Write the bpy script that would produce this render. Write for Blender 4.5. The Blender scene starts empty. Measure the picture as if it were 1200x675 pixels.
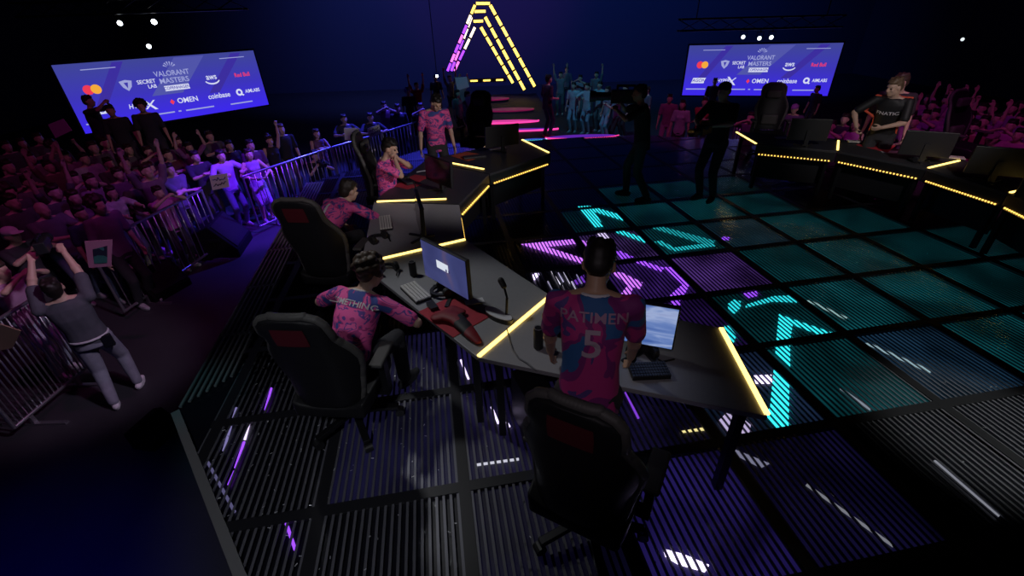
import bpy, bmesh, math, random
from mathutils import Vector, Matrix, Quaternion
from mathutils.bvhtree import BVHTree
random.seed(7)
C = bpy.context.scene.collection
PI = math.pi
# ------------------------------------------------------------------ camera
F, PIT, ROLL, H = 527.7, 0.54351, -0.034907, 2.65
YAW, OX, OY, S = 0.154717, 1.363323*H, 2.109762*H, 0.3472317*H
FLOOR, RUN = -1.1, -0.6
FW = Vector((0, math.cos(PIT), -math.sin(PIT)))
R0 = Vector((1, 0, 0)); U0 = R0.cross(FW)
RT = R0*math.cos(ROLL) + U0*math.sin(ROLL); UP = RT.cross(FW)
EYE = Vector((0, 0, H))
def ray(px, py): return FW*F + RT*(px-600) - UP*(py-337.5)
def G(px, py, z=0.0):                 # point of the plane at height z seen at that place of the photo
    d = ray(px, py); return EYE + d*((z-H)/d.z)
def Y(px, py, y):                     # point at distance y
    d = ray(px, py); return EYE + d*(y/d.y)
cam = bpy.data.objects.new('camera', bpy.data.cameras.new('camera')); C.objects.link(cam)
cam.data.sensor_width = 36; cam.data.lens = F*36/1200; cam.data.clip_start = .05; cam.data.clip_end = 200
M3 = Matrix((RT, UP, -FW)).transposed()
cam.matrix_world = Matrix.Translation(EYE) @ M3.to_4x4()
bpy.context.scene.camera = cam
# grid of the deck
cY, sY = math.cos(YAW), math.sin(YAW)
def grid(i, j, z=0.0):
    x = S*i+OX; y = -S*j+OY
    return Vector((cY*x-sY*y, sY*x+cY*y, z))
def ungrid(p):
    x = cY*p.x+sY*p.y; y = -sY*p.x+cY*p.y
    return ((x-OX)/S, -(y-OY)/S)
# ------------------------------------------------------------------ materials
MATS = {}
def mat(name, col, rough=.5, metal=0., emit=None, es=1., spec=.5, noise=None):
    if name in MATS: return MATS[name]
    m = bpy.data.materials.new(name); m.use_nodes = True
    b = m.node_tree.nodes['Principled BSDF']
    b.inputs['Base Color'].default_value = (*col, 1); b.inputs['Roughness'].default_value = rough
    b.inputs['Metallic'].default_value = metal; b.inputs['Specular IOR Level'].default_value = spec
    if emit: b.inputs['Emission Color'].default_value = (*emit, 1); b.inputs['Emission Strength'].default_value = es
    if noise:
        sc, amt = noise; nt = m.node_tree
        n = nt.nodes.new('ShaderNodeTexNoise'); n.inputs['Scale'].default_value = sc
        tc = nt.nodes.new('ShaderNodeTexCoord'); nt.links.new(tc.outputs['Object'], n.inputs['Vector'])
        mx = nt.nodes.new('ShaderNodeMix'); mx.data_type = 'RGBA'
        nt.links.new(n.outputs['Fac'], mx.inputs['Factor'])
        mx.inputs[6].default_value = (*[c*(1-amt) for c in col], 1); mx.inputs[7].default_value = (*[min(1, c*(1+amt)) for c in col], 1)
        nt.links.new(mx.outputs[2], b.inputs['Base Color'])
    MATS[name] = m; return m
def ramp_mat(name, stops, scale=6., rough=.6, detail=2., distort=.6, emit=0., stretch=(1, 1, 1)):
    if name in MATS: return MATS[name]
    m = bpy.data.materials.new(name); m.use_nodes = True; nt = m.node_tree
    b = nt.nodes['Principled BSDF']; b.inputs['Roughness'].default_value = rough
    n = nt.nodes.new('ShaderNodeTexNoise'); n.inputs['Scale'].default_value = scale; n.inputs['Detail'].default_value = detail; n.inputs['Distortion'].default_value = distort
    tc = nt.nodes.new('ShaderNodeTexCoord'); mp = nt.nodes.new('ShaderNodeMapping'); mp.inputs['Scale'].default_value = stretch
    nt.links.new(tc.outputs['Object'], mp.inputs['Vector']); nt.links.new(mp.outputs[0], n.inputs['Vector'])
    r = nt.nodes.new('ShaderNodeValToRGB'); r.color_ramp.interpolation = 'CONSTANT' if not emit else 'LINEAR'
    els = r.color_ramp.elements
    while len(els) < len(stops): els.new(.5)
    for e, (p, c) in zip(els, stops): e.position = p; e.color = (*c, 1)
    nt.links.new(n.outputs['Fac'], r.inputs['Fac']); nt.links.new(r.outputs['Color'], b.inputs['Base Color'])
    if emit:
        nt.links.new(r.outputs['Color'], b.inputs['Emission Color']); b.inputs['Emission Strength'].default_value = emit
        b.inputs['Base Color'].default_value = (0, 0, 0, 1)
        nt.links.remove(b.inputs['Base Color'].links[0])
    MATS[name] = m; return m
def glow(name, col, es): return mat(name, (0, 0, 0), .6, 0, col, es)
# ------------------------------------------------------------------ mesh helpers
class MB:
    def __init__(s): s.v = []; s.f = []; s.mi = []
    def add(s, vs, fs, T=None, mi=0):
        o = len(s.v)
        for v in vs:
            v = Vector(v); s.v.append(T @ v if T else v)
        for f in fs: s.f.append([o+i for i in f]); s.mi.append(mi)
        return s
    def box(s, c, d, T=None, rot=None, mi=0):
        x, y, z = d[0]/2, d[1]/2, d[2]/2; c = Vector(c)
        vs = [Vector((a*x, b*y, e*z)) for a in (-1, 1) for b in (-1, 1) for e in (-1, 1)]
        if rot: vs = [rot @ v for v in vs]
        vs = [v+c for v in vs]
        return s.add(vs, [(0, 1, 3, 2), (4, 6, 7, 5), (0, 4, 5, 1), (2, 3, 7, 6), (0, 2, 6, 4), (1, 5, 7, 3)], T, mi)
    def bar(s, a, b, w, h, mi=0, up=Vector((0, 0, 1))):      # box from a to b, w across, h along up
        a = Vector(a); b = Vector(b); d = (b-a).normalized(); sd = d.cross(up)
        if sd.length < 1e-4: sd = d.cross(Vector((0, 1, 0)))
        sd.normalize(); u = sd.cross(d)
        vs = [p+sd*(e*w/2)+u*(g*h/2) for p in (a, b) for e in (-1, 1) for g in (-1, 1)]
        return s.add(vs, [(0, 1, 3, 2), (4, 6, 7, 5), (0, 4, 5, 1), (2, 3, 7, 6), (0, 2, 6, 4), (1, 5, 7, 3)], None, mi)
    def prism(s, poly, z0, z1, mi=0):
        n = len(poly); P = [(p[0], p[1]) for p in poly]
        ar = sum(P[i][0]*P[(i+1) % n][1]-P[(i+1) % n][0]*P[i][1] for i in range(n))
        if ar < 0: P.reverse()
        vs = [(x, y, z0) for x, y in P]+[(x, y, z1) for x, y in P]
        fs = [list(range(n-1, -1, -1)), list(range(n, 2*n))]+[(i, (i+1) % n, n+(i+1) % n, n+i) for i in range(n)]
        return s.add(vs, fs, None, mi)
    def cap(s, a, b, r0, r1=None, n=12, k=4):               # tapered capsule
        r1 = r0 if r1 is None else r1; a = Vector(a); b = Vector(b)
        d = b-a
        d = d.normalized() if d.length > 1e-6 else Vector((0, 0, 1))
        t = Vector((1, 0, 0)) if abs(d.x) < .8 else Vector((0, 1, 0))
        u = d.cross(t).normalized(); w = d.cross(u)
        rings = []
        for i in range(1, k+1):
            q = -PI/2+PI/2*i/k; rings.append((a+d*(r0*math.sin(q)), r0*math.cos(q)))
        for i in range(0, k):
            q = PI/2*i/k; rings.append((b+d*(r1*math.sin(q)), r1*math.cos(q)))
        vs = [a-d*r0]
        for c, r in rings:
            for j in range(n):
                q = 2*PI*j/n; vs.append(c+u*(r*math.cos(q))+w*(r*math.sin(q)))
        vs.append(b+d*r1); fs = []
        for j in range(n): fs.append((0, 1+(j+1) % n, 1+j))
        for i in range(len(rings)-1):
            for j in range(n):
                p = 1+i*n+j; q = 1+i*n+(j+1) % n; fs.append((p, q, q+n, p+n))
        e = len(vs)-1; o = 1+(len(rings)-1)*n
        for j in range(n): fs.append((e, o+j, o+(j+1) % n))
        return s.add(vs, fs)
    def tube(s, pts, r, n=10, mi=0):
        for a, b in zip(pts, pts[1:]): s.cyl(a, b, r, r, n, mi)
        return s
    def cyl(s, a, b, r0, r1=None, n=16, mi=0):
        r1 = r0 if r1 is None else r1; a = Vector(a); b = Vector(b); d = (b-a).normalized()
        t = Vector((1, 0, 0)) if abs(d.x) < .8 else Vector((0, 1, 0))
        u = d.cross(t).normalized(); w = d.cross(u)
        vs = [p+u*(r*math.cos(2*PI*j/n))+w*(r*math.sin(2*PI*j/n)) for p, r in ((a, r0), (b, r1)) for j in range(n)]
        fs = [list(range(n-1, -1, -1)), list(range(n, 2*n))]+[(j, (j+1) % n, n+(j+1) % n, n+j) for j in range(n)]
        return s.add(vs, fs, None, mi)
    def lathe(s, prof, c=(0, 0, 0), n=20, mi=0, T=None):
        vs = []; c = Vector(c)
        for r, z in prof:
            for j in range(n): vs.append(c+Vector((r*math.cos(2*PI*j/n), r*math.sin(2*PI*j/n), z)))
        fs = [list(range(n-1, -1, -1)), list(range((len(prof)-1)*n, len(prof)*n))]
        for i in range(len(prof)-1):
            for j in range(n): fs.append((i*n+j, i*n+(j+1) % n, (i+1)*n+(j+1) % n, (i+1)*n+j))
        return s.add(vs, fs, T, mi)
    def ell(s, c, r, rot=None, n=14, k=9):
        vs = [Vector((0, 0, -1))]; fs = []
        for i in range(1, k):
            q = -PI/2+PI*i/k
            for j in range(n): vs.append(Vector((math.cos(q)*math.cos(2*PI*j/n), math.cos(q)*math.sin(2*PI*j/n), math.sin(q))))
        vs.append(Vector((0, 0, 1)))
        for j in range(n): fs.append((0, 1+(j+1) % n, 1+j))
        for i in range(k-2):
            for j in range(n):
                p = 1+i*n+j; q = 1+i*n+(j+1) % n; fs.append((p, q, q+n, p+n))
        e = len(vs)-1; o = 1+(k-2)*n
        for j in range(n): fs.append((e, o+j, o+(j+1) % n))
        out = []
        for v in vs:
            v = Vector((v.x*r[0], v.y*r[1], v.z*r[2])); out.append((rot @ v if rot else v)+Vector(c))
        return s.add(out, fs)
    def loft(s, rings):                                      # rings: (centre, side vec, front vec)
        n = 18; vs = []
        for c, a, b in rings:
            for j in range(n):
                q = 2*PI*j/n; ca, sa = math.cos(q), math.sin(q)
                ca = math.copysign(abs(ca)**.8, ca); sa = math.copysign(abs(sa)**.8, sa)
                vs.append(c+a*ca+b*sa)
        fs = [list(range(n-1, -1, -1)), list(range((len(rings)-1)*n, len(rings)*n))]
        for i in range(len(rings)-1):
            for j in range(n): fs.append((i*n+j, i*n+(j+1) % n, (i+1)*n+(j+1) % n, (i+1)*n+j))
        return s.add(vs, fs)
    def mesh(s, name, smooth=False):
        me = bpy.data.meshes.new(name); me.from_pydata([tuple(v) for v in s.v], [], s.f); me.update()
        bm = bmesh.new(); bm.from_mesh(me); bmesh.ops.recalc_face_normals(bm, faces=bm.faces); bm.to_mesh(me); bm.free()
        for p, i in zip(me.polygons, s.mi): p.material_index = i
        if smooth:
            for p in me.polygons: p.use_smooth = True
        return me
    def build(s, name, m, parent=None, bevel=0, smooth=False, loc=None):
        me = s.mesh(name, smooth)
        for q in (m if isinstance(m, (list, tuple)) else [m]): me.materials.append(q)
        o = bpy.data.objects.new(name, me); C.objects.link(o)
        if bevel:
            b = o.modifiers.new('bevel', 'BEVEL'); b.width = bevel; b.segments = 2; b.limit_method = 'ANGLE'
        if parent: o.parent = parent
        if loc is not None: o.location = loc
        return o
def tag(o, label=None, cat=None, group=None, kind=None):
    if label: o['label'] = label
    if cat: o['category'] = cat
    if group: o['group'] = group
    if kind: o['kind'] = kind
    return o
def thing(name, label, cat, loc=(0, 0, 0), rz=0., group=None):
    o = bpy.data.objects.new(name, None); C.objects.link(o); o.empty_display_size = .1
    o.location = loc; o.rotation_euler = (0, 0, rz)
    return tag(o, label, cat, group)
def struct(name, mb, m, **k): return tag(mb.build(name, m, **k), kind='structure')
def inv(root): bpy.context.view_layer.update(); return root.matrix_world.inverted()
def copy_tree(o, parent=None):
    c = o.copy(); C.objects.link(c)
    if parent: c.parent = parent; c.matrix_parent_inverse = o.matrix_parent_inverse.copy()
    for ch in o.children: copy_tree(ch, c)
    return c
def text_mesh(name, txt, size, m, M, parent=None, extrude=.003, ax='CENTER', sx=1., shear=0.):
    cu = bpy.data.curves.new(name, 'FONT'); cu.body = txt; cu.size = size; cu.extrude = extrude; cu.align_x = ax; cu.align_y = 'CENTER'; cu.resolution_u = 3; cu.shear = shear
    cu.offset = size*.012
    t = bpy.data.objects.new(name, cu); C.objects.link(t)
    dg = bpy.context.evaluated_depsgraph_get(); me = bpy.data.meshes.new_from_object(t.evaluated_get(dg))
    bpy.data.objects.remove(t); me.materials.clear(); me.materials.append(m)
    me.transform(M @ Matrix.Diagonal((sx, 1, 1, 1)))
    o = bpy.data.objects.new(name, me); C.objects.link(o)
    if parent: o.parent = parent
    return o
# ------------------------------------------------------------------ people
def bake(mb, vox, it=3):
    me = mb.mesh('tmp'); o = bpy.data.objects.new('tmp', me); C.objects.link(o)
    r = o.modifiers.new('r', 'REMESH'); r.mode = 'VOXEL'; r.voxel_size = vox; r.use_smooth_shade = True
    if it:
        q = o.modifiers.new('s', 'SMOOTH'); q.iterations = it; q.factor = .5
    dg = bpy.context.evaluated_depsgraph_get(); out = bpy.data.meshes.new_from_object(o.evaluated_get(dg))
    bpy.data.objects.remove(o); bpy.data.meshes.remove(me)
    for p in out.polygons: p.use_smooth = True
    out.materials.clear(); out.materials.append(None)
    return out
def ik(a, t, l1, l2, hint):
    a = Vector(a); t = Vector(t); d = t-a; L = min(d.length, (l1+l2)*.995); d.normalize(); t = a+d*L
    x = (l1*l1-l2*l2+L*L)/(2*L); h = math.sqrt(max(0, l1*l1-x*x))
    n = Vector(hint); n -= d*n.dot(d)
    if n.length < 1e-4: n = Vector((0, -1, 0))-d*(-d.y)
    n.normalize(); return a+d*x+n*h, t
def hand(mb, w, d, n, curl, thumb_side, fat=1.):
    d = d.normalized(); n = (n-d*n.dot(d)).normalized(); s = d.cross(n)*thumb_side
    r = .0088*fat
    for k, (off, ln) in enumerate(((.028, .072), (.009, .080), (-.010, .074), (-.028, .058))):
        base = w+d*.02+s*off*.7; kn = w+d*(.088-.004*abs(k-1))+s*off
        mb.cap(base, kn, .014*fat, .0115*fat, 8, 3)
        q = 0; p = kn
        for seg, fr in enumerate((.45, .32, .26)):
            q += curl*(.55, .85, .65)[seg]*1.25
            e = p+(d*math.cos(q)+n*math.sin(q)+s*off*.15)*ln*fr; mb.cap(p, e, r*(1-.08*seg), r*(.92-.08*seg), 8, 3); p = e
    a = w+d*.022+s*.022; b = a+(d*.62+s*.62+n*.35).normalized()*.042; c = b+(d*.85+s*.2*(1-curl)+n*(.3+curl*.5)).normalized()*.034; e = c+(d*.8-s*.25*curl+n*(.2+.5*curl)).normalized()*.026
    mb.cap(a, b, .014*fat, .0115*fat, 8, 3); mb.cap(b, c, .011*fat, .0095*fat, 8, 3); mb.cap(c, e, .0095*fat, .008*fat, 8, 3)
CACHE = {}
DEF = dict(lean=0.04, side=0., pz=.93, py=0., twist=0., head=(0, 0), rh=(.27, .08, .82), lh=(-.27, .08, .82), re=(.4, -1, -.2), le=(-.4, -1, -.2),
           rf=(.10, .02), lf=(-.10, -.02), rcurl=.35, lcurl=.35, sit=False, sleeve='short', leg='long', hair='short', fem=False, vox=.013, hem=-.12, build=1.)
def person_meshes(key, **kw):
    if key in CACHE: return CACHE[key]
    p = dict(DEF); p.update(kw); vox = p['vox']; fem = p['fem']; bw = p['build']
    P = Vector((0, p['py'], p['pz'])); L = p['lean']; sd = p['side']
    d1 = Vector((sd*.7, math.sin(L*.8), math.cos(L*.8))).normalized(); d2 = Vector((sd, math.sin(L*1.2), math.cos(L*1.2))).normalized()
    waist = P+d1*.16; chest = waist+(d1+d2).normalized()*.17; nb = chest+d2*.2       # neck base
    tw = Matrix.Rotation(p['twist'], 3, d2); X = Vector((1, 0, 0)); Xs = tw @ (X-d2*X.dot(d2)).normalized(); Fs = Xs.cross(d2)*-1.
    Fs = d2.cross(Xs)
    sw = (.165 if fem else .19)*bw; shl = {}
    for sg in (1, -1): shl[sg] = nb-d2*.045+Xs*(sg*sw)
    hp, hy = p['head']
    Rh = Matrix.Rotation(hy, 3, 'Z') @ Matrix.Rotation(-(L*.5+hp), 3, 'X')
    nd = (d2+Vector((0, .25+.4*max(0, hp), 0))).normalized()
    hb = nb+nd*.05; hc = hb+Rh @ Vector((0, .028, .100))
    hips = {sg: P+Vector((sg*.088, 0, -.03)) for sg in (1, -1)}
    body = MB(); shirt = MB(); trou = MB(); shoes_ = {1: MB(), -1: MB()}; hair = MB(); eyes = MB()
    # head with a face
    E = lambda c, r, **k: body.ell(hc+Rh @ Vector(c), r, Rh, **k)
    E((0, -.012, .025), (.074, .094, .092)); E((0, .022, -.045), (.060, .070, .066)); E((0, .055, -.085), (.030, .028, .022))
    body.cap(hc+Rh @ Vector((0, .082, .02)), hc+Rh @ Vector((0, .104, -.018)), .009, .014, 8, 3)       # nose
    E((0, .076, .034), (.050, .014, .010)); E((0, .083, -.052), (.022, .010, .005)); E((0, .081, -.063), (.018, .010, .006))
    for sg in (1, -1):
        E((sg*.076, -.008, -.005), (.012, .022, .032)); E((sg*.040, .06, -.022), (.024, .022, .022))
        eyes.ell(hc+Rh @ Vector((sg*.031, .0775, .008)), (.013, .008, .008), Rh, 8, 6)
    body.cap(nb-d2*.04, hb+nd*.06, .055*bw, .05*bw)
    # torso
    def torso(mb, g, z0, top=True):
        wd = [.150, .135, .150, .165] if not fem else [.155, .120, .140, .145]
        dp = [.112, .105, .115, .11]
        c0 = P+d1*z0
        rings = [(c0, X*((wd[0]+g)*bw*1.03), Vector((0, 1, 0))*((dp[0]+g)*bw)), (P, X*((wd[0]+g)*bw), Vector((0, 1, 0))*((dp[0]+g)*bw)),
                 (waist, (X+Xs).normalized()*((wd[1]+g)*bw), (Fs+Vector((0, 1, 0))).normalized()*((dp[1]+g)*bw)),
                 (chest, Xs*((wd[2]+g)*bw), Fs*((dp[2]+g)*bw)), (nb-d2*.075, Xs*((wd[3]+g)*bw), Fs*((dp[3]+g-.015)*bw)),
                 (nb-d2*.03, Xs*((.125+g)*bw), Fs*((.08+g)*bw)), (nb+d2*.005, Xs*((.068+g)*bw), Fs*((.062+g)*bw))]
        mb.loft(rings)
    torso(body, -.012, 0.0); torso(shirt, .012, p['hem'])
    if fem:
        for sg in (1, -1): shirt.ell(chest+d2*.03+Xs*sg*.065+Fs*.09, (.062, .05, .058))
    for sg, hk, ek, ck in ((1, 'rh', 're', 'rcurl'), (-1, 'lh', 'le', 'lcurl')):
        sh = shl[sg]; el, wr = ik(sh, p[hk], .285, .25, p[ek]); ud = (el-sh).normalized(); fd = (wr-el).normalized()
        body.cap(sh, el, .046*bw, .037*bw); body.cap(el, wr, .039*bw, .026*bw); body.ell(el-fd*-.06, (.042*bw,)*3)
        inn = -Xs*sg+Fs*.35 if abs(fd.z) < .8 or fd.z < 0 else Fs
        hand(body, wr, fd, inn, p[ck], 1 if sg == 1 else -1, 1.0 if vox < .01 else 1.25)
        if p['sleeve'] != 'none':
            shirt.ell(sh-ud*.0, (.061*bw, .061*bw, .058*bw)); e2 = sh+ud*(.285*.80)
            shirt.cap(nb-d2*.035+Xs*sg*.06, sh-d2*.004, .050*bw, .054*bw); body.cap(nb-d2*.01+Xs*sg*.03, sh-d2*.004, .045*bw, .04*bw)
            if p['sleeve'] == 'long': shirt.cap(sh, el, .062*bw, .054*bw); shirt.cap(el, el+fd*.22, .053*bw, .038*bw)
            else: shirt.cap(sh, e2, .058*bw, .060*bw)
        else: shirt.cap(nb-d2*.03+Xs*sg*.075, chest+Xs*sg*.09, .03, .05)
    for sg, fk in ((1, 'rf'), (-1, 'lf')):
        fx, fy = p[fk][:2]; fz = p[fk][2] if len(p[fk]) > 2 else 0.
        an = Vector((fx, fy, .085+fz)); h = hips[sg]
        kn, an = ik(h, an, .43, .43, (sg*.12, 1, .0)); td = (kn-h).normalized()
        body.cap(h, kn, .072, .05); body.cap(kn, an, .052, .034)
        trou.cap(P+Vector((sg*.06, -.01, -.0)), h, .105*bw, .1*bw); trou.cap(h, kn, .094*bw, .068*bw)
        if p['leg'] == 'long': trou.cap(kn, an+Vector((0, 0, .02)), .068*bw, .056)
        elif p['leg'] == 'skirt': pass
        yaw = Matrix.Rotation(-sg*.15, 3, 'Z'); shoe = shoes_[sg]
        toe = an+yaw @ Vector((0, .15, -.05)); heel = an+yaw @ Vector((0, -.045, -.045))
        body.cap(an, toe, .03, .022)
        shoe.cap(heel, an+yaw @ Vector((0, .05, -.03)), .04, .046); shoe.cap(an+yaw @ Vector((0, .03, -.035)), toe, .046, .034)
        sole = an+yaw @ Vector((0, .05, -.078)); shoe.ell(sole, (.045, .135, .018), yaw)
    if p['leg'] == 'skirt': trou.cap(P, P+Vector((0, 0, -.05)), .15, .16); trou.cap(P, P+Vector((0, .01, -.32)), .15, .2)
    trou.loft([(P+Vector((0, 0, -.1)), X*.155*bw, Vector((0, .125*bw, 0))), (P, X*.156*bw, Vector((0, .122*bw, 0))), (P+d1*.09, X*.145*bw, Vector((0, .113*bw, 0)))])
    hs = p['hair']; HE = lambda c, r: hair.ell(hc+Rh @ Vector(c), r, Rh)
    if hs != 'bald':
        HE((0, -.030, .048), (.084, .092, .084)); HE((0, .03, .085), (.068, .055, .036)); HE((0, -.06, .0), (.074, .06, .075))
        for k in range(16):
            q = k*2.4; HE((.05*math.cos(q), -.02+.06*math.sin(q), .098+.012*math.sin(k*1.7)), (.026, .028, .028))
        if hs == 'long':
            HE((0, -.075, -.07), (.085, .05, .12)); HE((0, -.085, -.17), (.085, .045, .11)); HE((.07, -.02, -.06), (.03, .04, .1)); HE((-.07, -.02, -.06), (.03, .04, .1))
        if hs == 'bun': HE((0, -.06, .14), (.045, .045, .045))
        if hs == 'curly':
            for k in range(34):
                q = k*2.399; u = 1-2*(k+.5)/34
                if u > -.45: HE((.098*math.sqrt(1-u*u)*math.cos(q), -.03+.1*math.sqrt(1-u*u)*math.sin(q)*(1 if math.sin(q) < 0 else .75), .05+.095*u), (.035, .035, .035))
        if hs == 'cap':
            hair = MB(); HE((0, -.01, .06), (.088, .103, .072)); HE((0, -.06, .0), (.074, .06, .07)); hair.ell(hc+Rh @ Vector((0, .115, .05)), (.072, .075, .012), Rh)
    it = 3 if vox > .01 else 3
    out = dict(body=bake(body, vox, it), shirt=bake(shirt, max(vox, .012), 5), trousers=bake(trou, max(vox, .012), 4), shoe=bake(shoes_[1], max(vox, .012), 2), shoe_=bake(shoes_[-1], max(vox, .012), 2))
    if hs != 'bald': out['cap' if hs == 'cap' else 'hair'] = bake(hair, min(vox, .012), 1)
    if vox < .01:
        e = eyes.mesh('eyes', True); e.materials.append(None); out['eyes'] = e
    out['info'] = dict(hc=hc, Rh=Rh, chest=chest, nb=nb, Xs=Xs, Fs=Fs, d2=d2, P=P)
    CACHE[key] = out; return out
def cloth(c, n=None): return mat('cloth_%.2f_%.2f_%.2f' % tuple(c), c, .85, noise=(14, .25))
def skin(c): return mat('skin_%.2f_%.2f_%.2f' % tuple(c), c, .5)
def hairm(c): return mat('hair_%.3f_%.3f_%.3f' % tuple(c), c, .55, noise=(60, .5))
EYE_M = mat('eye', (.03, .02, .02), .2)
def person(key, label, loc, face, shirt, trousers, sk=(.55, .33, .24), hr=(.02, .014, .01), shoes=(.05, .05, .055), h=1.75, group=None, wobble=0.):
    ms = CACHE[key]; rz = math.atan2(-face[0], face[1])
    t = thing('person', label, 'person', loc, rz+wobble, group); t.scale = (h/1.75,)*3
    for k, me in ms.items():
        if k == 'info': continue
        o = bpy.data.objects.new(k.rstrip('_'), me); C.objects.link(o); o.parent = t
        m = {'body': skin(sk), 'shirt': shirt if not isinstance(shirt, tuple) else cloth(shirt), 'trousers': trousers if not isinstance(trousers, tuple) else cloth(trousers),
             'shoe': cloth(shoes), 'shoe_': cloth(shoes), 'hair': hairm(hr), 'cap': cloth(hr), 'eyes': EYE_M}[k]
        o.material_slots[0].link = 'OBJECT'; o.material_slots[0].material = m
    return t
def emboss(t, key, part, txt, size, m, where, out, name, sx=1.):
    """lettering laid on the cloth: where = point in the person's frame, out = direction it faces"""
    ms = CACHE[key]; me = ms[part]
    bv = BVHTree.FromPolygons([v.co for v in me.vertices], [tuple(p.vertices) for p in me.polygons])
    out = Vector(out).normalized(); up = Vector(ms['info']['d2']); up = (up-out*up.dot(out)).normalized(); rt = up.cross(out)
    M = Matrix((rt, up, out)).transposed().to_4x4(); M.translation = Vector(where)+out*.4
    o = text_mesh(name, txt, size, m, M, t, 0, sx=sx)
    bm = bmesh.new(); bm.from_mesh(o.data); bmesh.ops.subdivide_edges(bm, edges=[e for e in bm.edges if e.calc_length() > size*.3], cuts=2); bm.to_mesh(o.data); bm.free()
    for v in o.data.vertices:
        hit = bv.ray_cast(v.co, -out, 1.)
        if hit[0] is not None: v.co = hit[0]+out*.005
        else: v.co = v.co-out*.3
    return o
# ================================================================== THE PLACE
BLACK = mat('black_paint', (.008, .008, .010), .45); BLACKM = mat('black_metal', (.02, .02, .023), .38, .6)
RUBBER = mat('black_plastic', (.014, .014, .016), .5)
STEEL = mat('galvanised_steel', (.55, .55, .58), .32, .9)
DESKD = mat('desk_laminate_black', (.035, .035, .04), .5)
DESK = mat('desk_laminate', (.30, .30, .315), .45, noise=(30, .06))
YEL = glow('warm_led', (1., .66, .16), 3.2); YELD = glow('amber_led_dot', (1., .55, .10), 2.6)
WHT = mat('white_plastic', (.75, .75, .78), .4)
# ---- shell
floor_m = mat('arena_floor', (.036, .036, .042), .6, noise=(2.5, .25))
b = MB(); b.box((0, 16, FLOOR-.05), (60, 50, .1)); struct('floor', b, floor_m)
drape = ramp_mat('black_drape', [(0, (.05, .055, .09)), (1, (.075, .085, .13))], 1.2, .95, stretch=(6, 6, .2))
def wall(name, a, c, h=13):
    m = MB(); m.bar((a[0], a[1], h/2+FLOOR), (c[0], c[1], h/2+FLOOR), .2, h); struct(name, m, drape)
wall('wall_back', (-30, 31), (30, 31)); wall('wall_left', (-22, -8.9), (-22, 30.9)); wall('wall_right', (22, -8.9), (22, 30.9))
b = MB(); b.box((0, 11, 12.6), (44.4, 40.2, .2)); struct('ceiling', b, mat('ceiling_black', (.01, .01, .014), .9))
# ---- stage
STG = [G(280, 672), G(205, 482), Vector((-3.92, 8.6, 0)), Vector((-1.6, 11.4, 0)), Vector((3.2, 11.6, 0)), Vector((7.2, 10.2, 0)), Vector((9.4, 6.5, 0)), Vector((9.4, 2, 0)), Vector((7, -.6, 0)), Vector((.25, -.6, 0))]
STG = [(p.x, p.y) for p in STG]
def clip_poly(a, c, poly):                                   # part of the segment a-c inside a convex polygon
    n = len(poly); ar = sum(poly[i][0]*poly[(i+1) % n][1]-poly[(i+1) % n][0]*poly[i][1] for i in range(n)); sg = 1 if ar > 0 else -1
    t0, t1 = 0., 1.; dx, dy = c[0]-a[0], c[1]-a[1]
    for i in range(n):
        p, q = poly[i], poly[(i+1) % n]; nx, ny = -(q[1]-p[1])*sg, (q[0]-p[0])*sg
        den = nx*dx+ny*dy; num = nx*(a[0]-p[0])+ny*(a[1]-p[1])
        if abs(den) < 1e-9:
            if num < 0: return None
        else:
            t = -num/den
            if den > 0: t0 = max(t0, t)
            else: t1 = min(t1, t)
    if t0 >= t1: return None
    return (a[0]+dx*t0, a[1]+dy*t0), (a[0]+dx*t1, a[1]+dy*t1)
def inset(poly, i, d):                                       # push edge i inwards by d
    n = len(poly); p, q = Vector(poly[i]), Vector(poly[(i+1) % n]); e = (q-p).normalized()
    cen = sum((Vector(v) for v in poly), Vector((0, 0)))/n; nm = Vector((-e.y, e.x))
    if nm.dot(cen-p) < 0: nm = -nm
    def isect(p0, d0, p1, d1):
        t = ((p1-p0).x*d1.y-(p1-p0).y*d1.x)/(d0.x*d1.y-d0.y*d1.x); return p0+d0*t
    a = Vector(poly[i-1]); z = Vector(poly[(i+2) % n])
    r = [Vector(v) for v in poly]
    r[i] = isect(p+nm*d, e, a, p-a); r[(i+1) % n] = isect(p+nm*d, e, q, z-q); return [tuple(v) for v in r]
INN = inset(STG, 1, .34)
b = MB(); b.prism(STG, -.16, -.03); struct('stage_deck', b, mat('deck_base', (.006, .006, .012), .35))
b = MB()
for i in range(len(STG)):
    p, q = STG[i], STG[(i+1) % len(STG)]; cen = Vector((2.5, 5)); k = .985
    pi = cen+(Vector(p)-cen)*k; qi = cen+(Vector(q)-cen)*k
    b.bar((pi.x, pi.y, -.63), (qi.x, qi.y, -.63), .03, .94)
struct('stage_fascia', b, BLACK)
beams = MB(); slats = MB()
for i in range(-9, 10):
    s_ = clip_poly(grid(i, -12)[:2], grid(i, 12)[:2], INN)
    if s_: beams.bar((*s_[0], -.012), (*s_[1], -.012), .075, .024)
    if i < 9:
        for k in range(1, 20):
            # tiles whose bars run the other way are skipped here
            s_ = clip_poly(grid(i+k/20, -12)[:2], grid(i+k/20, 12)[:2], INN)
            if s_: slats.bar((*s_[0], -.010), (*s_[1], -.010), .017, .007)
for j in range(-9, 10):
    s_ = clip_poly(grid(-12, j)[:2], grid(12, j)[:2], INN)
    if s_: beams.bar((*s_[0], -.0125), (*s_[1], -.0125), .075, .024)
struct('stage_deck_beams', beams, mat('deck_beam', (.012, .012, .016), .5))
struct('stage_deck_slats', slats, mat('deck_slat', (.17, .17, .20), .38, .3))
ed = MB()
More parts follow.
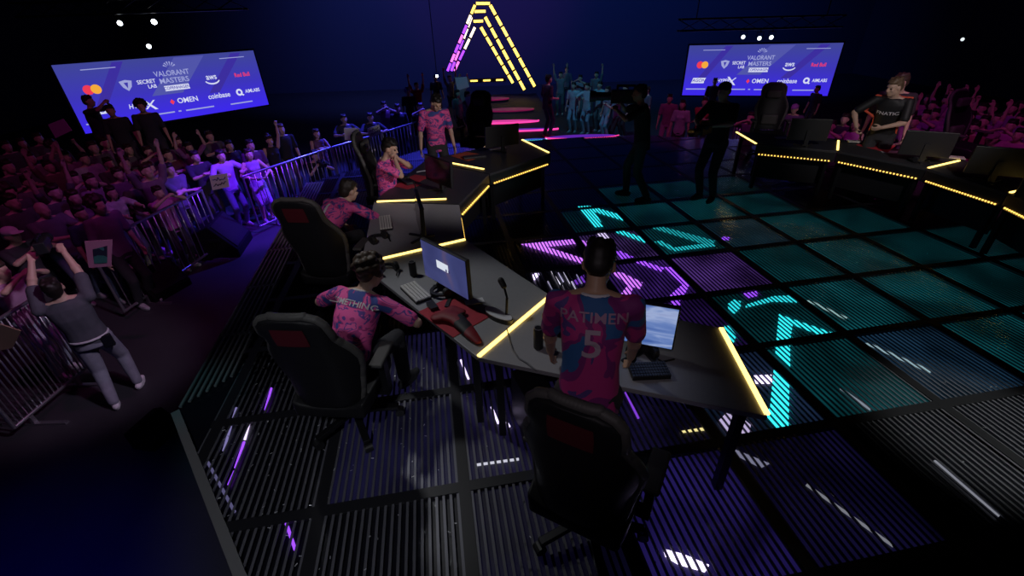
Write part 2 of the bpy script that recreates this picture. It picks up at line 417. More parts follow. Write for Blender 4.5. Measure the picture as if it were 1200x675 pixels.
A_, B_ = Vector(STG[1]), Vector(STG[2]); e_ = (Vector(STG[2])-A_).normalized(); n_ = Vector((e_.y, -e_.x))
Lg = (Vector(STG[2])-A_).length
for k in range(7):
    o_ = n_*(.018+k*.05); p = A_+o_+e_*(.05+.05*k); q = A_+o_+e_*Lg; ed.bar((p.x, p.y, -.008), (q.x, q.y, -.008), .02, .016)
for f in (.17, .33, .5, .66, .83, .99):
    p = A_+e_*(Lg*f); q = p+n_*.33; ed.bar((p.x, p.y, -.009), (q.x, q.y, -.009), .035, .018)
for i in (0,):
    p, q = Vector(STG[0]), Vector(STG[1]); ed.bar((p.x, p.y, -.008), (q.x, q.y, -.008), .06, .02)
    p = Vector(STG[-1]); q = Vector(STG[0]); ed.bar((p.x, p.y, -.008), (q.x, q.y, -.008), .06, .02)
struct('stage_edge_grating', ed, mat('edge_alu', (.30, .30, .31), .4, .4))
# clear deck covering: glass sheet with a crumpled protective film
gm = bpy.data.materials.new('deck_glass'); gm.use_nodes = True; nt = gm.node_tree; nt.nodes.clear()
o_ = nt.nodes.new('ShaderNodeOutputMaterial'); mx = nt.nodes.new('ShaderNodeMixShader'); tr = nt.nodes.new('ShaderNodeBsdfTransparent'); gl = nt.nodes.new('ShaderNodeBsdfGlossy')
fr = nt.nodes.new('ShaderNodeFresnel'); fr.inputs['IOR'].default_value = 1.42
gl.inputs['Roughness'].default_value = .10; gl.inputs['Color'].default_value = (.8, .82, .9, 1)
tc = nt.nodes.new('ShaderNodeTexCoord'); nz = nt.nodes.new('ShaderNodeTexNoise'); nz.inputs['Scale'].default_value = 9; nz.inputs['Detail'].default_value = 4; nz.inputs['Distortion'].default_value = 1.2
bp = nt.nodes.new('ShaderNodeBump'); bp.inputs['Strength'].default_value = .3; bp.inputs['Distance'].default_value = .02
nt.links.new(tc.outputs['Object'], nz.inputs['Vector']); nt.links.new(nz.outputs['Fac'], bp.inputs['Height']); nt.links.new(bp.outputs[0], gl.inputs['Normal']); nt.links.new(bp.outputs[0], fr.inputs['Normal'])
nt.links.new(fr.outputs[0], mx.inputs[0]); nt.links.new(tr.outputs[0], mx.inputs[1]); nt.links.new(gl.outputs[0], mx.inputs[2]); nt.links.new(mx.outputs[0], o_.inputs[0])
b = MB(); b.add([(x, y, -.002) for x, y in INN], [list(range(len(INN)))]); gl_ = struct('stage_deck_glass', b, gm)
if gl_.data.polygons[0].normal.z < 0: gl_.data.flip_normals()
# LED picture under the slats, plus glowing patches for glints and reflections
LZ = -.016
def led(name, px, col, es):
    b = MB(); P = [G(x, y, LZ) for x, y in px]; b.prism([(p.x, p.y) for p in P], LZ-.006, LZ)
    return struct(name, b, glow('led_%s_%.2f' % ('_'.join('%.2f' % c for c in col), es), col, es))
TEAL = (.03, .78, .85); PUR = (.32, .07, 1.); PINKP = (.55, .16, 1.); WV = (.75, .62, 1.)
def T(name, px, col, es=1.6): led(name, px, col, es)
n_led = 'stage_led_and_glint'
for px, col, es in [
    ([(611, 286), (674, 280), (677, 285), (640, 289), (684, 303), (681, 308)], PINKP, 1.7),
    ([(680, 281), (688, 283), (693, 289), (685, 289)], PINKP, 1.3),
    ([(676, 242), (690, 241), (732, 253), (730, 258), (697, 248), (707, 265), (697, 266)], TEAL, 1.5),
    ([(713, 269), (726, 269), (758, 280), (756, 284)], TEAL, 1.4),
    ([(697, 272), (707, 271), (714, 279), (704, 279)], WV, 1.2),
    ([(720, 295), (727, 294), (742, 301), (728, 303)], PUR, 1.6),
    ([(761, 266), (774, 265), (838, 282), (832, 288)], TEAL, .55),
    ([(767, 283), (775, 282), (790, 290), (836, 284), (838, 288), (790, 294)], TEAL, .8),
    ([(742, 306), (754, 306), (778, 314), (775, 318)], PUR, 2.),
    ([(779, 313), (786, 313), (808, 333), (801, 347), (784, 347), (800, 333)], PUR, 1.9),
    ([(717, 319), (728, 319), (753, 331), (750, 338), (742, 336), (738, 347), (728, 344), (736, 334)], PINKP, 1.6),
    ([(785, 352), (797, 352), (797, 357), (787, 357)], PUR, 1.6),
    ([(874, 357), (906, 347), (930, 346), (934, 354), (905, 353), (874, 360)], TEAL, 1.2),
    ([(853, 356), (860, 351), (868, 353), (868, 360), (861, 367), (854, 364)], TEAL, 1.2),
    ([(870, 344), (886, 341), (889, 346), (876, 349)], PUR, 1.4),
    ([(913, 368), (926, 373), (976, 390), (958, 391), (929, 380), (926, 398), (910, 398)], TEAL, 1.6),
    ([(909, 407), (926, 405), (926, 431), (909, 415)], TEAL, 1.7),
    ([(907, 432), (925, 448), (924, 499), (911, 502), (897, 487), (903, 475)], TEAL, 2.),
    ([(849, 381), (854, 382), (863, 393), (860, 401), (850, 392)], TEAL, 1.3),
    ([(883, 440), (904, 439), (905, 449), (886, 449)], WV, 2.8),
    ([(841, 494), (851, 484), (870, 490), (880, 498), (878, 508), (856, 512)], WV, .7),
    ([(777, 643), (800, 649), (831, 662), (826, 670), (795, 661), (780, 652)], WV, 4.),  # glowing patch painted in for a light glint through the slats
    ([(797, 505), (830, 500), (833, 503), (798, 507)], (1, .85, .35), 1.),
    ([(838, 521), (845, 520), (902, 543), (892, 548)], (.5, .5, .75), .35),
    ([(670, 330), (684, 322), (687, 330), (672, 334)], PUR, .5),
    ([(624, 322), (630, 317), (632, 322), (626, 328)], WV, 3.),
    ([(846, 281), (854, 281), (855, 278), (846, 277)], PUR, 1.3),
    ([(945, 352), (950, 352), (993, 372), (991, 374)], (.5, .85, .85), .6),  # this streak and the next are painted reflections on the deck
    ([(1013, 402), (1019, 402), (1092, 434), (1090, 437)], (.5, .75, .85), .6)]:
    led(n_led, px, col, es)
def tile(i, j, col, es):
    m = .05; b = MB(); P = [grid(i+m, j+m), grid(i+1-m, j+m), grid(i+1-m, j+1-m), grid(i+m, j+1-m)]
    b.prism([(p.x, p.y) for p in P], LZ-.012, LZ-.008)
    struct('stage_led_panel', b, ramp_mat('ledpanel_%.2f_%.2f_%.2f_%.2f' % (*col, es), [(.35, tuple(c*.25 for c in col)), (.68, col)], 1.6, .5, emit=es))
TD = (.012, .20, .235)
for i, j, c, e in [(-1, 0, TD, .25), (-1, 1, (.13, .05, .32), .6), (-2, 0, (.13, .06, .3), .35), (-2, 1, (.12, .04, .4), .35), (-1, -1, TD, .28), (-2, -1, TD, .12), (0, -1, TD, .35), (1, -1, TD, .28), (0, 0, (.05, .16, .24), .28), (1, 0, TD, .3), (2, 0, TD, .25),
                   (0, 1, TD, .28), (1, 1, TD, .38), (2, 1, TD, .25), (-1, 2, TD, .18), (0, 2, TD, .42), (1, 2, TD, .4), (2, 2, TD, .35), (3, 2, TD, .18), (3, 1, TD, .2), (-1, 3, TD, .3), (0, 3, (.03, .1, .2), .35), (1, 3, TD, .4), (2, 3, TD, .3), (-2, 3, (.05, .1, .25), .2), (-2, 2, (.12, .04, .4), .15),
                   (-3, 3, (.03, .022, .13), .22), (-4, 3, (.03, .022, .12), .26), (-4, 4, (.02, .016, .08), .15), (-3, 4, (.04, .025, .24), .36), (-2, 4, (.02, .015, .1), .25), (-5, 2, (.03, .025, .12), .3), (-5, 3, (.02, .018, .08), .3), (-4, 2, (.03, .02, .14), .35), (0, -2, TD, .16), (-1, -2, TD, .12), (1, -2, TD, .1)]:
    tile(i, j, c, e)
# light tubes lying under the slats; the first few whitish ones are painted reflection streaks
for a, c, col, es in [((646, 317), (656, 333), (.85, .8, 1.), 1.6), ((654, 320), (660, 330), (.7, .65, 1.), .7), ((661, 319), (668, 332), (.8, .75, 1.), .8), ((660, 334), (666, 344), (.85, .8, 1.), 1.), ((670, 330), (676, 342), (.8, .75, 1.), .6), ((642, 330), (650, 343), (.7, .65, 1.), .4), ((676, 322), (682, 332), (.6, .55, 1.), .4), ((293, 492), (287, 515), WV, 1.6), ((286, 518), (276, 548), PUR, 1.5), ((275, 552), (268, 568), PUR, 1.2), ((318, 455), (311, 480), PUR, 1.4), ((277, 478), (262, 528), (.4, .35, .8), .5), ((335, 612), (346, 644), PUR, 1.4),
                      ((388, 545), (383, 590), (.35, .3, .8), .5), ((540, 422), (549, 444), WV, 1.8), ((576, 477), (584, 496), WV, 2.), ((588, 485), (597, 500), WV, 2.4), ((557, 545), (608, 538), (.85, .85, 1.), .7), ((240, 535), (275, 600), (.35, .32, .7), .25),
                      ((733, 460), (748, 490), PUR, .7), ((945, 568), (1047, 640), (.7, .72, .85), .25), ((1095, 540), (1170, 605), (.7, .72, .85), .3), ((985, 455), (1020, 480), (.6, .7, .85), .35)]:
    b = MB(); p = G(*a, LZ); q = G(*c, LZ); b.cyl(p, q, .009, .009, 8); struct('stage_tube_and_streak', b, glow('tube_%.2f_%.2f_%.1f' % (col[0], col[1], es), col, es))
# small bright fixings added to imitate glitter of the deck film
b = MB(); rr = random.Random(3)
for k in range(620):
    i, j = (rr.gauss(-2.2, .9), rr.gauss(.9, .8)) if k % 3 == 0 else (rr.gauss(-5.2, .8), rr.gauss(3.2, 1.)) if k % 3 == 1 else (rr.uniform(-6, 3), rr.uniform(1, 6)); p = grid(i, j, -.0055); q = rr.random()*PI
    if clip_poly(p.xy, p.xy+Vector((.01, .01)), INN) is None: continue
    d = Vector((math.cos(q), math.sin(q), rr.uniform(-.12, .12)))*rr.uniform(.003, .011); b.bar(p-d, p+d, .005, .002, up=Vector((rr.uniform(-.7, .7), rr.uniform(-.7, .7), 1)).normalized())
tag(b.build('deck_sparkles', mat('bright_sparkle', (.85, .85, .9), .3, .5)), 'scatter of small bright metal flakes added to imitate glitter of the deck film', 'sparkles', kind='stuff')
# ---- entrance steps with LED edges, in front of the arch
STEPM = mat('entrance_step', (.05, .04, .07), .3)
b = MB(); b.prism([(-1.3, 11.35), (3.7, 11.62), (3.6, 13.8), (1.75, 14.9), (1.5, 23.6), (-2.6, 23.6), (-2.2, 14)], FLOOR, RUN); struct('runway', b, mat('runway_floor', (.030, .026, .045), .75, spec=.15))
def estep(l, r, yf, yb, hgt, label, edge, top):
    a, c = G(l, yf, RUN+hgt), G(r, yf, RUN+hgt); dpt = G((l+r)/2, yb, RUN+hgt).y-a.y
    n = 24; ce = (a+c)/2; w = (c-a).length/2; ring = [(ce.x+w*math.cos(q), ce.y+dpt/2+dpt/2*math.sin(q)*-1) for q in [2*PI*k/n for k in range(n)]]
    t = thing('entrance_step', label, 'step', (ce.x, ce.y, RUN), 0, 'round lit steps below the arch'); loc = [(x-ce.x, y-ce.y) for x, y in ring]
    m = MB(); m.prism(loc, 0, hgt-.006); m.build('riser', STEPM, t)
    m = MB(); k = .93; m.prism([(x*k, (y-dpt/2)*k+dpt/2) for x, y in loc], hgt-.006, hgt); m.build('tread', top, t)
    m = MB()
    for i in range(n):
        if loc[i][1] < dpt*.5+.01:
            p = Vector((*loc[i], hgt-.012)); q = Vector((*loc[(i+1) % n], hgt-.012))
            if q.y < dpt*.5+.02: m.bar(p, q, .03, .05)
    m.build('led_edge', edge, t)
PE = glow('pink_led', (1., .05, .33), 1.5); PT = glow('violet_lit_tread', (.20, .03, .75), .5); PTD = glow('dim_magenta_tread', (.30, .01, .18), .25); PED = glow('dim_pink_led', (.6, .02, .2), .25)  # tread glows are painted in for coloured light falling on the steps
estep(548, 632, 144, 139, .05, 'large round step with hot pink glowing edge below the arch', PE, glow('pink_tread', (.8, .04, .4), .8))
estep(566, 655, 153, 149, .04, 'round violet step with pink edge behind the standing host', PE, PT)
estep(640, 728, 162, 156, .05, 'lowest violet step with pink edge right of the standing host', PE, PT)
estep(612, 641, 164.5, 161.5, .04, 'small lowest step glowing cyan left of the host', glow('cyan_led', (.05, .7, .9), 1.5), glow('blue_tread', (.05, .1, .8), .6))
estep(568, 626, 130, 125, .08, 'dim magenta step just below the arch opening', PED, PTD)
estep(560, 596, 117, 113, .12, 'faint topmost magenta step inside the arch', PED, PTD)
# ---- arch of light
DA = 22.
arch = thing('light_arch', 'tall A-shaped arch of yellow and violet light segments at the back of the stage', 'arch', Y(575, 100, DA))
arch.location.z = RUN; off = arch.location.copy()
ADARK = BLACKM; AY = glow('arch_yellow', (1., .62, .10), 3.); AV = glow('arch_violet', (.30, .05, 1.), 2.2); AW = glow('arch_white', (1., .78, .6), 3.); AP = glow('arch_pink', (.85, .15, .75), 2.)
def seg_line(a, c, y, n, cols, wpx=.055, gap=.16, f0=0, f1=1):
    A = Y(*a, y); B = Y(*c, y)
    for k in range(n):
        t0 = f0+(f1-f0)*(k+gap/2)/n; t1 = f0+(f1-f0)*(k+1-gap/2)/n; m = MB()
        m.bar(A.lerp(B, t0)-off, A.lerp(B, t1)-off, wpx, .06, up=Vector((0, 1, 0))); m.build('light_segment', cols(k), arch)
    m = MB(); m.bar(A-off+Vector((0, .07, 0)), B-off+Vector((0, .07, 0)), .16, .07, up=Vector((0, 1, 0))); m.build('frame', ADARK, arch)
yl = lambda k: AY
for a, c, y, n in [((574, 5), (627, 102), DA, 8), ((568, 19), (615, 106), DA+.5, 7), ((563, 31), (601.5, 98), DA+1, 6)]: seg_line(a, c, y, n, yl, .12)
vl = lambda k: AW if k < 2 else (AP if k % 2 else AV)
for a, c, y, n in [((557, 5), (524, 84), DA, 7), ((553, 19), (528.5, 84), DA+.5, 5), ((557, 31), (532, 84), DA+1, 4)]: seg_line(a, c, y, n, (lambda k: AY if k == 0 else AW if k == 1 else (AP if k % 2 else AV)) if n == 7 else vl, .10)
for a, c, y in [((558, 4), (574, 4), DA), ((556, 13.5), (569, 13.2), DA+.5), ((555, 25), (566, 24.6), DA+1)]: seg_line(a, c, y, 1, yl, .10, 0)
seg_line((548, 95), (593, 93.5), DA+1, 3, yl, .06, .45)
# ---- sponsor screens
def quad_screen(px, yr, label):
    TL, TR, BR, BL = px
    br = Y(*BR, yr); tr = Y(*TR, yr); zb = br.z; bl = G(*BL, zb) if ray(*BL).z < 0 else Y(*BL, yr)
    w = bl-br; w.z = 0; h = (tr-br).z
    return bl, br, h
def screen(px, yl_, yr_, label):
    TL, TR, BR, BL = px
    a, c, d, e = Y(*BL, yl_), Y(*BR, yr_), Y(*TR, yr_), Y(*TL, yl_)
    zb = (a.z+c.z)/2; zt = (d.z+e.z)/2
    a.z = zb; c.z = zb
    ux = (c-a); W = ux.length; ux.normalize(); Hh = zt-zb; out = Vector((0, 0, 1)).cross(ux)*-1
    out = ux.cross(Vector((0, 0, 1)))
    t = thing('led_screen', label, 'screen', (a+c)/2); t.location.z = zb
    M = Matrix((ux, Vector((0, 0, 1)), out)).transposed().to_4x4()      # local: x right, y up, z to the viewer
    t.matrix_world = Matrix.Translation((a+c)/2) @ M
    return t, W, Hh
def banner(t, W, Hh, q):
    m = MB(); m.box((0, Hh/2, -.06), (W+.1, Hh+.1, .1)); m.build('cabinet', BLACKM, t)
    sm = bpy.data.materials.new('screen_picture'); sm.use_nodes = True; nt = sm.node_tree; bs = nt.nodes['Principled BSDF']; bs.inputs['Base Color'].default_value = (0, 0, 0, 1)
    tc = nt.nodes.new('ShaderNodeTexCoord'); sp = nt.nodes.new('ShaderNodeSeparateXYZ'); nt.links.new(tc.outputs['Generated'], sp.inputs[0])
    cr = nt.nodes.new('ShaderNodeValToRGB'); el = cr.color_ramp.elements
    el[0].position = 0; el[0].color = (.045, .02, .85, 1); el[1].position = 1; el[1].color = (.05, .06, .30, 1); k = el.new(.5); k.color = (.045, .035, .48, 1)
    nt.links.new(sp.outputs['Y'], cr.inputs[0]); nt.links.new(cr.outputs[0], bs.inputs['Emission Color']); bs.inputs['Emission Strength'].default_value = q
    m = MB(); m.box((0, Hh/2, 0), (W, Hh, .02)); m.build('display', sm, t)
    # lighter slanting facets of the picture
    fm = glow('screen_facet%.1f' % q, (.09, .10, .44), q*.9); fm2 = glow('screen_facet_dark%.1f' % q, (.05, .03, .38), q*.9)
    def par(u0, u1, v0, v1, sl, mm):
        m = MB(); m.add([((u0-.5)*W, v0*Hh, .0115), ((u1-.5)*W, v0*Hh, .0115), ((u1-.5)*W+sl, v1*Hh, .0115), ((u0-.5)*W+sl, v1*Hh, .0115)], [(0, 1, 2, 3)]); m.build('picture_facet', mm, t)
    par(.36, .52, .42, .98, Hh*.55, fm); par(.08, .13, .3, .98, Hh*.5, fm2); par(.66, .72, .35, .98, Hh*.6, fm2)
    wm = glow('logo_white%.1f' % q, (.75, .78, 1.), q*.9); wd = glow('logo_pale%.1f' % q, (.42, .45, .85), q*.8); rd = glow('logo_red%.1f' % q, (.95, .05, .10), q*.9); og = glow('logo_orange%.1f' % q, (1., .45, .05), q*.9); nv = glow('logo_navy%.1f' % q, (.05, .04, .4), q)
    kx = min(1., W/Hh/3.5)
    def tx(s, u, v, size, mm, sx=1., sh=0., name='lettering'): sx *= kx; text_mesh(name, s, size*Hh, mm, Matrix.Translation(((u-.5)*W, v*Hh, .016)), t, .002, sx=sx, shear=sh)
    def disc(u, v, r, mm, dz=0, n=20, r2=0):
        m = MB(); c = Vector(((u-.5)*W, v*Hh, .014+dz))
        if r2:
            vs = [c+Vector((rr_*Hh*math.cos(2*PI*k/n), rr_*Hh*math.sin(2*PI*k/n), 0)) for rr_ in (r, r2) for k in range(n)]
            m.add(vs, [(k, (k+1) % n, n+(k+1) % n, n+k) for k in range(n)])
        else: m.add([c+Vector((r*Hh*math.cos(2*PI*k/n), r*Hh*math.sin(2*PI*k/n), 0)) for k in range(n)], [list(range(n))])
        m.build('logo', mm, t)
    def poly(pts, mm, dz=0, name='logo'):
        m = MB(); m.add([((u-.5)*W, v*Hh, .014+dz) for u, v in pts], [list(range(len(pts)))]); m.build(name, mm, t)
    disc(.095, .62, .07, rd); disc(.128, .62, .07, og, .001)
    poly([(.235, .69), (.265, .71), (.295, .69), (.285, .60), (.265, .54), (.245, .60)], wd); poly([(.255, .67), (.275, .67), (.265, .58)], nv, .002)
    tx('SECRET', .36, .65, .085, wm, 1.1); tx('LAB', .38, .57, .08, wm, 1.1)
    for k in range(6):
        an = PI*.15+PI*.7*k/5; u, v = .5, .83; poly([(u+.012*math.cos(an), v+.03*math.sin(an)), (u+.034*math.cos(an-.12), v+.1*math.sin(an-.12)), (u+.034*math.cos(an+.12), v+.1*math.sin(an+.12))], wd)
    tx('VALORANT', .5, .745, .115, wd, 1.05); tx('MASTERS', .5, .63, .115, wd, 1.15)
    poly([(.435, .47), (.565, .47), (.565, .555), (.435, .555)], wm); tx('COPENHAGEN', .5, .512, .068, nv, 1.05)
    tx('aws', .70, .62, .14, wm); 
    for k in range(8):
        a0 = PI+PI*(.12+.76*k/8); a1 = PI+PI*(.12+.76*(k+1)/8); poly([(.70+.045*math.cos(a0), .58+.09*math.sin(a0)), (.70+.045*math.cos(a1), .58+.09*math.sin(a1)), (.70+.04*math.cos(a1), .585+.07*math.sin(a1)), (.70+.04*math.cos(a0), .585+.07*math.sin(a0))], wm)
    tx('Red Bull', .885, .60, .10, rd)
    poly([(.05, .25), (.14, .25), (.152, .36), (.062, .36)], wm); tx('AGON', .102, .305, .09, nv, 1.2, .2)
    tx('HYPER', .275, .30, .10, wm, 1.05, .2); poly([(.30, .38), (.315, .38), (.365, .21), (.35, .21)], wm); poly([(.355, .36), (.365, .36), (.315, .23), (.305, .23)], wm)
    tx('OMEN', .53, .29, .12, wm, 1.15); poly([(.435, .29), (.447, .335), (.459, .29), (.447, .245)], rd)
    tx('coinbase', .71, .29, .125, wm, 1.05)
    disc(.835, .30, .062, wm, 0, 20, .03); poly([(.85, .27), (.862, .25), (.856, .23), (.842, .25)], wm); tx('AIMLABS', .92, .30, .09, wm, .95)
    for u0, u1, v in ((.02, .16, .12), (.30, .44, .115), (.46, .475, .115), (.50, .66, .11), (.76, .90, .10)): poly([(u0, v), (u1, v), (u1, v+.022), (u0, v+.022)], wd, 0, 'picture_line')
    for u0, u1, v in ((.10, .25, .9), (.78, .93, .9)): poly([(u0, v), (u1, v), (u1, v+.012), (u0, v+.012)], wd, 0, 'picture_line')
t, W_, H_ = screen([(58, 75), (304, 60), (315, 123), (100, 156)], 12.6, 16.6, 'long blue sponsor screen at left above the crowd, three dark figures before it'); banner(t, W_, H_, 1.)
t, W_, H_ = screen([(806, 49), (985, 55), (968, 117), (800, 107)], 17.4, 16.2, 'blue sponsor screen at right of the arch, above the right-hand desks'); banner(t, W_, H_, 1.)
# ================================================================== DESKS
DT = .74
def desk(name, px, label, strip=None, strip2=None, fascia=None, dots=True, panel=False, ndots=26, group='desks of the left team', top=None):
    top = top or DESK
    """px: player-left, player-right, far-right, far-left corners of the top"""
    P = [G(x, y, DT) for x, y in px]; c = sum(P, Vector())/4; c.z = 0
    t = thing(name, label, 'desk', c, 0, group); L = [p-c for p in P]; L = [Vector((p.x, p.y, 0)) for p in L]
    m = MB(); m.prism([(p.x, p.y) for p in L], DT-.035, DT); m.build('desktop', top, t, bevel=.004)
    cen = sum(L, Vector())/4
    for p in L:
        q = cen+(p-cen)*.86; m = MB(); m.bar((q.x, q.y, 0), (q.x, q.y, DT-.035), .05, .05); m.build('leg', BLACKM, t)
    m = MB(); a, d = L[3], L[2]; inn = (cen-(a+d)/2).normalized()
    m.bar(a+Vector((0, 0, DT-.10))+inn*.012, d+Vector((0, 0, DT-.10))+inn*.012, .022, .15); m.build('fascia', BLACK, t)
    q0 = a.lerp(d, .04)+inn*.16; q1 = a.lerp(d, .96)+inn*.16; m = MB(); m.bar(q0+Vector((0, 0, .38)), q1+Vector((0, 0, .38)), .02, .42); m.build('modesty_panel', BLACK, t)
    if dots:
        o = -inn*.003; pit = (d-a).length*.88/(ndots-1); m = MB(); m.bar(-(d-a).normalized()*pit*.2, (d-a).normalized()*pit*.2, .02, .014); dm = m.mesh('led_dot'); dm.materials.append(YELD)
        for k in range(ndots):
            q_ = bpy.data.objects.new('led_dot', dm); C.objects.link(q_); q_.parent = t; q_.location = a.lerp(d, .06+.88*k/(ndots-1))+o+Vector((0, 0, DT-.155))
        m = MB(); m.bar(a.lerp(d, .04)+Vector((0, 0, DT-.172)), d.lerp(a, .04)+Vector((0, 0, DT-.172)), .05, .012); m.build('led_rail', BLACKM, t)
    for st in (strip, strip2):
        if st:
            p, q = G(*st[0], DT), G(*st[1], DT); m = MB(); p = p-c; q = q-c; p.z = q.z = DT+.004
            m.bar(p, q, .028, .012); m.build('led_strip', YEL, t)
    return t, c
GL, GR = 'desks of the left team', 'desks of the right team'
dA, cA = desk('gaming_desk', [(560, 419), (900, 488), (845, 384), (646, 346)], 'nearest dark desk where player number 5 stands, yellow strip at its right end', [(845, 385), (899, 486)], [(561, 418), (645, 347)])
dB, cB = desk('gaming_desk', [(423, 310), (559, 418), (645, 346), (546, 281)], 'grey desk with white keyboard and red mat', [(424, 309), (545, 281)], dots=False)
dC, cC = desk('gaming_desk', [(438, 237), (423, 309), (545, 281), (538, 240)], 'left desk between the bent-over player and the white keyboard desk', [(442, 236.5), (523, 233.5)], ndots=18)
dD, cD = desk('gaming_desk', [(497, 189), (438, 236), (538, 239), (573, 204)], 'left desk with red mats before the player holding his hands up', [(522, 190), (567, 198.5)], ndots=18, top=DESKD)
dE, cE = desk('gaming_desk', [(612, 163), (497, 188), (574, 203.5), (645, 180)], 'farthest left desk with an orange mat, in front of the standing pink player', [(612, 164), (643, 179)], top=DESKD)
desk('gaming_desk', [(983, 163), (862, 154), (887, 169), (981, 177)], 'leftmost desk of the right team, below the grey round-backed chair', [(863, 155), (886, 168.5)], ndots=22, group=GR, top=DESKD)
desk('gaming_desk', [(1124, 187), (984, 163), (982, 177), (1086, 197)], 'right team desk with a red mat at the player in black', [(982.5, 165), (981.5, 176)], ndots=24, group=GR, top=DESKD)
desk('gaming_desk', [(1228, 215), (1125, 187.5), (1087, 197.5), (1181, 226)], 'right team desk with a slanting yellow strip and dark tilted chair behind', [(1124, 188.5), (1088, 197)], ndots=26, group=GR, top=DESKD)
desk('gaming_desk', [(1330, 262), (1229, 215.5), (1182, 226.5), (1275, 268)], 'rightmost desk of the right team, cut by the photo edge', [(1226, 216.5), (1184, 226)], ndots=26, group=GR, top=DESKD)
# ================================================================== GAMING CHAIRS
CH = mat('chair_leather', (.010, .010, .012), .55, spec=.3); CHT = mat('chair_trim', (.075, .072, .07), .6); CHR = mat('chair_headrest', (.09, .006, .012), .6); CHG = mat('chair_grey', (.055, .053, .05), .65)
def back_shell(m, rows, thick, lean, wing):
    nx = 13; front = []; backv = []
    for z, w, dy in rows:
        fr, bk = [], []
        for k in range(nx):
            u = -1+2*k/(nx-1); y = dy-lean*z+wing*abs(u)**3*max(0, math.sin(PI*min(1, (z+.12)/.80)))
            fr.append(Vector((u*w, y+thick*.5, z))); bk.append(Vector((u*w*.97, y-thick*.5*(1-.5*abs(u)**4), z)))
        front.append(fr); backv.append(bk)
    vs = []; fs = []; n = len(rows)
    for side in (front, backv):
        for r in side: vs += r
    N = n*nx
    for i in range(n-1):
        for k in range(nx-1):
            p = i*nx+k; fs.append((p, p+1, p+nx+1, p+nx)); fs.append((N+p, N+p+nx, N+p+nx+1, N+p+1))
    for i in range(n-1):
        for k in (0, nx-1):
            p = i*nx+k; fs.append((p, p+nx, N+p+nx, N+p))
    for k in range(nx-1):
        for i in (0, n-1):
            p = i*nx+k; fs.append((p, p+1, N+p+1, N+p))
    m.add(vs, fs)
    return front, backv
